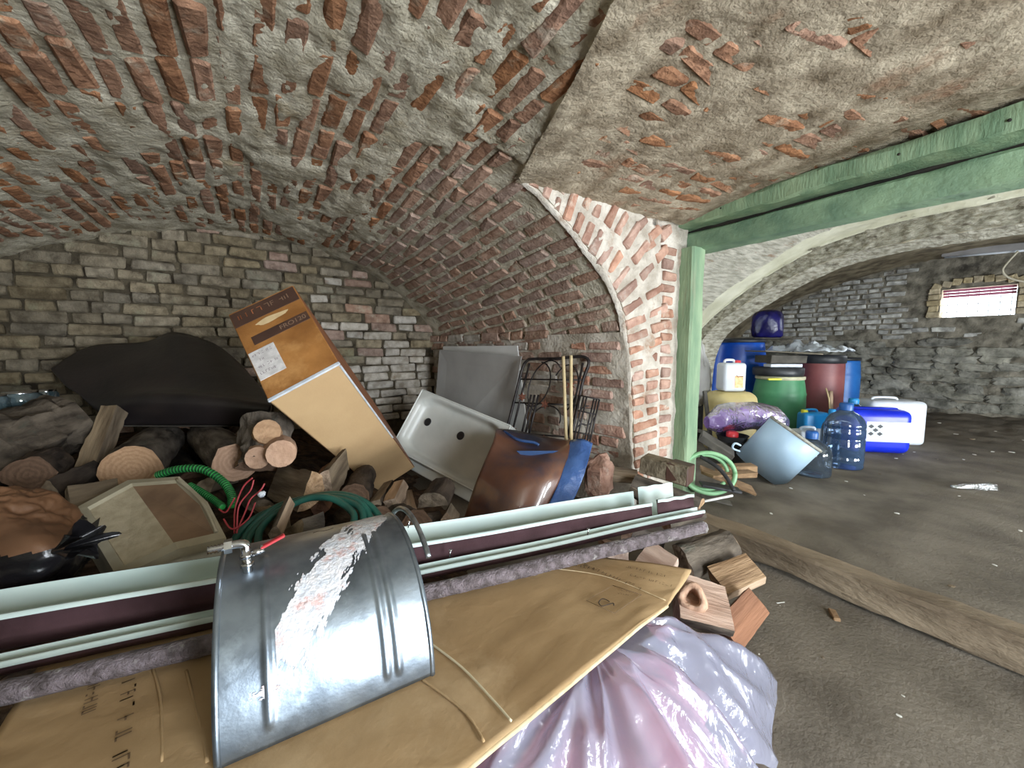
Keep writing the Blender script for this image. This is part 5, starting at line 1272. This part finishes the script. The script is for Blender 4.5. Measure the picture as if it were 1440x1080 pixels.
g = G(); tube(g, [(.005, -.0945, .165), (.02, -.0945, .15), (.072, -.0945, .155)], .003, 5); link('label_mark', g.mesh('label_mark', 'ink'), pl_)
bcn = fp((5.578, 1.260, 0.000))
Mbc = T(bcn[0], bcn[1]+.15, bcn[2]) @ Matrix.Rotation(math.radians(-45), 4, 'Z')
canb = jerry('jerrycan', 'bright blue canister lying on its side with white diamond label', Mbc, .58, .36, .46, 'canister_blue', None, False, .3, 'canister', .22)
g = G(); box(g, T(.06, -.1815, .235), .40, .003, .21, .001); wl_ = link('white_label', g.mesh('white_label', 'label_blue', False), canb)
for (x, z_) in ((-.10, .29), (-.02, .292), (-.06, .252), (-.10, .213), (-.02, .213)):
    g = G(); g.add([(x-.028, -.1845, z_), (x, -.1845, z_-.022), (x+.028, -.1845, z_), (x, -.1845, z_+.022)], [(0, 1, 2, 3)]); link('diamond_mark', g.mesh('diamond_mark', 'diamond', False), wl_)
g = G(); box(g, T(0, -.02, .458), .42, .10, .03, .012); link('moulded_ridge', g.mesh('moulded_ridge', 'canister_blue'), canb)
jerry('jerrycan', 'white plastic canister standing behind the blue one', T(bcn[0]+.66, bcn[1]+.16, bcn[2]) @ Matrix.Rotation(math.radians(-45), 4, 'Z'), .56, .34, .50, 'white_plastic', None, True, .3, 'canister', .16)
# water bottles
def bottle(name, label, c, r, h, matname, capm, prof):
    o = empty(name, c, label, 'water bottle')
    g = G(); lathe(g, T(*c), [(r*a, h*b_) for a, b_ in prof], 40); part('bottle_body', g, matname, o)
    g = G(); rn = prof[-1][0]*r; lathe(g, T(c[0], c[1], c[2]+h*prof[-1][1]-.03), [(rn+.012, -.02), (rn+.014, .03), (rn+.006, .045), (0, .046)], 24); part('cap', g, capm, o); return o
P19 = [(0, .03), (.8, .0), (.97, .01), (1, .04), (.97, .07), (1, .10), (1, .18), (.96, .20), (1, .22), (1, .46), (.95, .48), (1, .5), (1, .62), (.95, .64), (1, .66), (.99, .70), (.9, .77), (.7, .84), (.4, .89), (.26, .92), (.26, 1)]
bottle('water_bottle', 'large ribbed blue water bottle standing beside the blue canister', fp((4.611, 1.346, 0.000)), .155, .585, 'water_bottle', 'cap_blue', P19)
PJ = [(0, .03), (.85, 0), (.98, .02), (1, .06), (1, .52), (.97, .6), (.85, .7), (.6, .78), (.3, .84), (.22, .87), (.22, 1)]
bottle('water_bottle', 'squat clear jug with blue cap beside the white boiler drum', fp((4.103, 1.424, 0.000)), .155, .37, 'jug_clear', 'cap_blue', PJ)
bottle('water_bottle', 'tinted water bottle standing behind the big ribbed one', fp((5.862, 1.647, 0.000)), .14, .50, 'water_bottle', 'cap_sky', P19)
bottle('water_bottle', 'small clear bottle with sky blue cap before the maroon barrel', fp((4.967, 1.562, 0.000)), .085, .46, 'jug_clear', 'cap_sky', PJ)
# small boxes by the maroon barrel
q = fp((5.069, 1.774, 0.000)); jerry('tool_box', 'white and blue plastic box behind the squat jug', T(q[0], q[1], q[2]) @ Matrix.Rotation(-.6, 4, 'Z'), .34, .2, .22, 'white_plastic', None, True, .3, 'box', .12)
q = fp((5.416, 1.816, 0.000)); jerry('bleach_bottle', 'sky blue flat bottle with yellow cap above the plastic box', T(q[0]+.05, q[1]+.08, q[2]+.12) @ Matrix.Rotation(-.6, 4, 'Z'), .3, .16, .24, 'cap_sky', 'yellow_bright', True, -.35, 'bottle', .25)
g = G(); a_ = V3((5.501, 1.800, 0.159)); tube(g, [a_, V3((5.552, 1.865, 0.521)), V3((5.566, 1.905, 0.642))], .008, 6); whole('stick', g, 'pale_stick', 'thin pale stick standing before the maroon barrel', 'stick')
g = G(); tube(g, [(5.590, 1.755, 0.282), (5.653, 1.807, 0.604)], .018, 10, 0, True, lambda t: .016+.006*t); whole('brush_handle', g, 'split_wood', 'rounded wooden handle standing before the maroon barrel', 'handle')
# purple bag bundle with a pan and red lid
pb = fp((3.863, 1.840, 0.000))
def roll_(s, t):
    x = (s-.5)*.72; a = 2*PI*t; r_ = (.125+.02*nz(s*6, math.cos(a)*2, math.sin(a)*2))*(1-.55*max(0, abs(s-.5)*2-.72)/.28)
    d = Vector((math.cos(-.6), math.sin(-.6), 0)); e = Vector((.5, .8, 0)).normalized()
    return Vector((pb[0], pb[1], pb[2]+.36+.06*math.sin(PI*s))) + d*x + e*r_*math.cos(a) + Vector((0, 0, r_*math.sin(a)))
whole('purple_bag', G().add(*grid(40, 28, roll_)), 'film_purple', 'purple plastic bag bundle lying before the yellow canister', 'bag')
g = G(); box(g, T(pb[0]+.05, pb[1]+.05, pb[2]+.11) @ Matrix.Rotation(-.58, 4, 'Z'), .60, .20, .22, .01, 0, .01); whole('low_crate', g, 'dark_board', 'low dark crate under the purple bag', 'crate', None, False)
pn = V3((3.619, 1.798, 0.330)); g = G(); lathe(g, T(*(pn-Vector((0, 0, .06)))), [(0, 0), (.11, 0), (.13, .05), (.135, .055)], 24); lathe(g, T(pn.x, pn.y, pn.z), [(.05, -.02), (.05, .02), (.03, .03), (0, .03)], 16, 1); whole('small_pan', g, ['dark_rubber', 'cap_red'], 'small dark pan with a red lid beside the purple bag', 'pan')
# white boiler drum lying tilted
e0, e1 = V3((3.309, 1.518, 0.293)), V3((3.890, 1.556, 0.303)); 
ctr = V3((3.640, 1.568, 0.222)); axd = (V3((3.656, 1.436, 0.439))-V3((3.502, 1.666, 0.060))).normalized()
Md, _ = along(ctr-axd*.20, ctr+axd*.2)
drum = empty('boiler_drum', tuple(ctr), 'pale blue-white metal drum lying tilted beside the squat jug', 'drum')
g = G(); lathe(g, Md, [(0, .01), (.205, .01), (.215, 0), (.215, .42), (.205, .425), (.20, .40), (0, .40)], 44); part('drum_shell', g, 'boiler_white', drum)
g = G(); lathe(g, Md, [(.215, .405), (.221, .408), (.221, .426), (.205, .430)], 44); part('worn_rim', g, 'boiler_rim', drum)
g = G(); hb = V3((3.191, 1.636, 0.331)); tube(g, spline([hb, hb+Vector((-.05, .02, .02)), hb+Vector((-.06, .03, -.02)), hb+Vector((-.01, .0, -.045))], 5), .008, 8); part('loop_handle', g, 'boiler_white', drum)
# green hose loop, dark hose and boards behind the post
g = G(); hc = V3((2.722, 1.535, 0.198)); hx = Vector((math.cos(-.55), math.sin(-.55), 0)); hy = Vector((.1, .25, 1)).normalized()
tube(g, [hc+hx*(.19*math.cos(a))+hy*(.145*math.sin(a)) for a in [2*PI*k/48 for k in range(49)]], .016, 10)
tube(g, [hc+hx*(.165*math.cos(a))+hy*(.125*math.sin(a))+Vector((0, .03, 0)) for a in [2*PI*k/48 for k in range(44)]], .014, 10); whole('green_hose_loop', g, 'hose_light', 'light green hose looped beside the green post', 'hose')
g = G(); tube(g, spline([(2.711, 1.614, 0.316), (2.730, 1.501, 0.267), (2.725, 1.425, 0.207), (2.702, 1.361, 0.140)], 6), .014, 8); whole('rubber_tube', g, 'dark_rubber', 'dark rubber tube lying across the green hose loop', 'tube')
for k, (a, b_, wd, th, m_, lb) in enumerate([
    ((2.894, 1.718, 0.163), (3.107, 1.420, 0.040), .20, .02, 'plank', 'tan board lying under the hose loop'),
    ((2.772, 1.616, 0.145), (3.149, 1.486, 0.134), .10, .02, 'plank', 'short tan plank end above the tan board'),
    ((2.655, 1.572, 0.137), (2.836, 1.389, 0.104), .10, .015, 'dark_rubber', 'dark metal strip beneath the light green hose'),
    ((2.511, 1.483, 0.101), (2.632, 1.340, 0.072), .07, .012, 'dark_board', 'grey flat bar on the floor by the post'),
    ((3.094, 1.850, 0.384), (3.207, 1.640, 0.246), .24, .05, 'dark_board', 'thick dark board leaning behind the hose loop')]):
    Ms, L_ = along(a, b_); g = G(); box(g, Ms @ T(0, 0, L_/2), wd, th, L_, .003, 0, .003); whole('loose_board', g, m_, lb, 'board', None, False)
g = G(); tube(g, [(2.331, 1.422, 0.111), (2.593, 1.313, 0.143)], .008, 8); whole('white_rod', g, 'wire_white', 'thin white rod pointing out from the green post foot', 'rod')
g = G(); box(g, T(*(3.225, 1.615, 0.121)) @ Matrix.Rotation(-.5, 4, 'Z'), .30, .10, .10, .006, 0, .006); whole('wooden_block', g, 'plank', 'tan wooden block under the boiler drum', 'block', None, False)
# dark stool frame and grey sack behind the post
st = empty('stool_frame', (3.734, 2.114, 0.059), 'dark wooden stool frame between the post and canisters', 'stool')
for (a, b_) in (((3.765, 2.161, 0.684), (3.656, 1.986, 0.066)), ((3.791, 2.265, 0.687), (3.640, 2.173, 0.025)), ((3.712, 2.214, 0.292), (3.705, 2.038, 0.289))):
    g = G(); Ms, L_ = along(a, b_); box(g, Ms @ T(0, 0, L_/2), .035, .03, L_, .004); part('stool_rail', g, 'dark_board', st, False)
g = G(); g.add(*bagmesh((4.175, 2.499, 0.748), .14, .14, .30, 5.5, Vector((0, 0, 1)))); whole('grey_sack', g, 'panel_grey', 'grey plastic sack standing beside the blue barrel', 'sack')
g = G(); g.add(*bagmesh((4.512, 2.644, 0.255), .15, .14, .26, 7.5, Vector((0, 0, 1)))); whole('dark_sack', g, 'dark_rubber', 'dark stuffed sack below the grey sack', 'sack')

# crushed clear bottle and scraps on the floor
cb_ = fp((4.643, 0.536, 0.000)); g = G(); Mc = T(cb_[0], cb_[1], cb_[2]+.025) @ Matrix.Rotation(math.radians(-36), 4, 'Z') @ Matrix.Rotation(PI/2, 4, 'Y')
lathe(g, Mc, [(0, .17), (.03, .165), (.034, .12), (.030, .05), (.033, 0), (.030, -.06), (.016, -.11), (.012, -.16), (0, -.162)], 20, 0, lambda a, h: .85+.25*math.sin(2*a+h*20)*.6+.1*nz(a*3, h*30, 1)); whole('crushed_bottle', g, 'bottle_crushed', 'crushed clear plastic bottle lying on the open floor', 'bottle')
rs = random.Random(21)
for k in range(46):
    if k < 26: x, y = rs.uniform(5.2, 8.2), rs.uniform(-.4, 1.5)
    elif k < 38: x, y = rs.uniform(2.5, 5.0), rs.uniform(-.2, 1.4)
    else: x, y = rs.uniform(1.3, 2.0), rs.uniform(.0, .9)
    s_ = rs.uniform(.005, .014)*(1.6 if x > 6 else (.8 if x > 2.4 else .35)); g = G(); rock(s_, 1.6, 1, .25, k*.7, g, T(x, y, fl(x, y)+s_*.2) @ Matrix.Rotation(rs.uniform(0, 6), 4, 'Z'), 0, 4, 7)
    whole('floor_chip', g, 'paper' if k % 3 else 'grey_wood', ('pale plaster chip lying on the floor' if k % 3 else 'small wood chip lying on the floor'), 'chip', 'plaster chips on the floor' if k % 3 else 'wood chips on the floor', False)
for k, (p, mt, sz) in enumerate([((1.956, 0.559, 0.000), 'plank', (.07, .025, .012)), ((1.864, 0.718, 0.000), 'paper', (.04, .006, .003))]):
    g = G(); box(g, T(p[0], p[1], fl(p[0], p[1])+sz[2]/2) @ Matrix.Rotation(.6-k, 4, 'Z'), *sz, .002, 0, .002); whole('floor_scrap', g, mt, ('tan wood sliver at the foot of the kerb', 'thin white strip scrap on the earth floor')[k], 'scrap', None, False)

# fluorescent batten and cable near the window
la, lb_ = V3((8.350, 1.479, 2.447)), V3((8.350, 0.562, 2.391)); Ms, L_ = along(la, lb_)
lamp = empty('strip_light', tuple(la), 'unlit grey fluorescent batten under the far vault', 'lamp')
g = G(); box(g, Ms @ T(0, 0, L_/2), .07, .09, L_, .006); part('housing', g, 'lamp_case', lamp, False)
g = G(); tube(g, [Ms @ Vector((0, .055, .03)), Ms @ Vector((0, .055, L_-.03))], .014, 10); part('tube', g, 'white_plastic', lamp)
g = G(); tube(g, spline([(8.300, 0.791, 2.344), (8.300, 0.863, 2.223), (8.300, 0.902, 2.121), (8.350, 0.854, 2.027), (8.400, 0.726, 1.959), (8.500, 0.510, 1.921)], 8), .012, 8); whole('cable', g, 'cable', 'pale cable looping down from the strip light', 'cable')

# ---- debris heap, settled under whatever lies on it
SHIFT = {'bark_log': (-0.06, 0.0, 0.0), 'boiler_drum': (0.042, -0.042, 0.0), 'corrugated_hose.001': (-0.012, 0.0, 0.0), 'firewood_piece': (-0.02, 0.0, 0.0), 'firewood_piece.003': (0.0, 0.0, -0.12), 'firewood_piece.004': (0.042, 0.0, 0.122), 'firewood_piece.005': (0.0, 0.122, -0.042), 'firewood_piece.007': (0.03, 0.0, 0.0), 'firewood_piece.009': (0.0, 0.0, -0.08), 'firewood_piece.010': (0.014, -0.014, 0.0), 'firewood_piece.011': (0.0, 0.0, -0.03), 'firewood_piece.012': (0.0, -0.042, 0.042), 'firewood_piece.013': (-0.08, 0.0, -0.012), 'firewood_piece.014': (-0.006, 0.0, 0.0), 'firewood_piece.017': (0.0, 0.0, -0.045), 'firewood_piece.018': (0.057, 0.0, 0.057), 'firewood_piece.020': (0.06, 0.0, 0.0), 'firewood_piece.022': (-0.05, 0.01, 0.06), 'firewood_piece.023': (-0.03, 0.0, 0.0), 'garden_hose': (0.068, -0.06, 0.002), 'green_hose_loop': (0.032, 0.032, 0.0), 'grey_sack': (0.0, 0.06, 0.0), 'jerrycan.001': (-0.006, 0.0, 0.0), 'jerrycan.003': (-0.006, 0.0, 0.0), 'loose_board.001': (0.0, -0.032, 0.032), 'purple_bag': (-0.057, 0.0, 0.057), 'rain_gutter.002': (0.0, 0.0, 0.006), 'red_wire.003': (-0.007, -0.01, 0.0), 'round_log': (0.0, -0.087, -0.074), 'round_log.001': (0.006, 0.0, 0.0), 'small_pan': (0.0, 0.064, -0.004), 'split_log': (0.021, 0.021, 0.0), 'split_log.009': (0.0, 0.0, 0.08), 'stick.002': (0.0, -0.08, 0.0), 'stool_frame': (-0.042, 0.042, 0.0), 'stump': (-0.057, 0.057, 0.0), 'weathered_block': (0.012, 0.0, 0.0)}
for nm, dv in SHIFT.items():
    if nm in COL.objects: COL.objects[nm].location = COL.objects[nm].location + Vector(dv)
bpy.context.view_layer.update()
from mathutils.bvhtree import BVHTree
dg = bpy.context.evaluated_depsgraph_get(); hv_ = []; hf_ = []
for ob in COL.objects:
    rt_ = ob
    while rt_.parent: rt_ = rt_.parent
    if ob.type != 'MESH' or not rt_.get('category'): continue
    bb_ = [ob.matrix_world @ Vector(c) for c in ob.bound_box]
    if min(p.x for p in bb_) > 2 or min(p.z for p in bb_) > 1: continue
    ev = ob.evaluated_get(dg); me = ev.to_mesh(); k = len(hv_); hv_ += [ob.matrix_world @ v.co for v in me.vertices]; hf_ += [[i+k for i in p.vertices] for p in me.polygons]; ev.to_mesh_clear()
tree = BVHTree.FromPolygons(hv_, hf_)
HX, HY = 150, 145; hz = []
for i in range(HX+1):
    for j in range(HY+1):
        x, y = lerp(-2.28, 1.68, i/HX), lerp(.25, 4.06, j/HY); z = heap_h(x, y); hit = tree.ray_cast(Vector((x, y, -.3)), Vector((0, 0, 1)))[0]
        if hit is not None: z = min(z, hit.z-.014) if hit.z > .07 else -.08
        hz.append(z)
def low(i, j): return min(hz[a*(HY+1)+b] for a in range(max(0, i-2), min(HX, i+2)+1) for b in range(max(0, j-2), min(HY, j+2)+1))
hp_ = [(lerp(-2.28, 1.68, i/HX), lerp(.25, 4.06, j/HY), low(i, j)) for i in range(HX+1) for j in range(HY+1)]
o = whole('wood_debris_heap', G().add(hp_, [(i*(HY+1)+j, (i+1)*(HY+1)+j, (i+1)*(HY+1)+j+1, i*(HY+1)+j+1) for i in range(HX) for j in range(HY)]), 'debris', 'dark heap of bark scraps and chips under the firewood', 'debris', None, False)
o['kind'] = 'stuff'
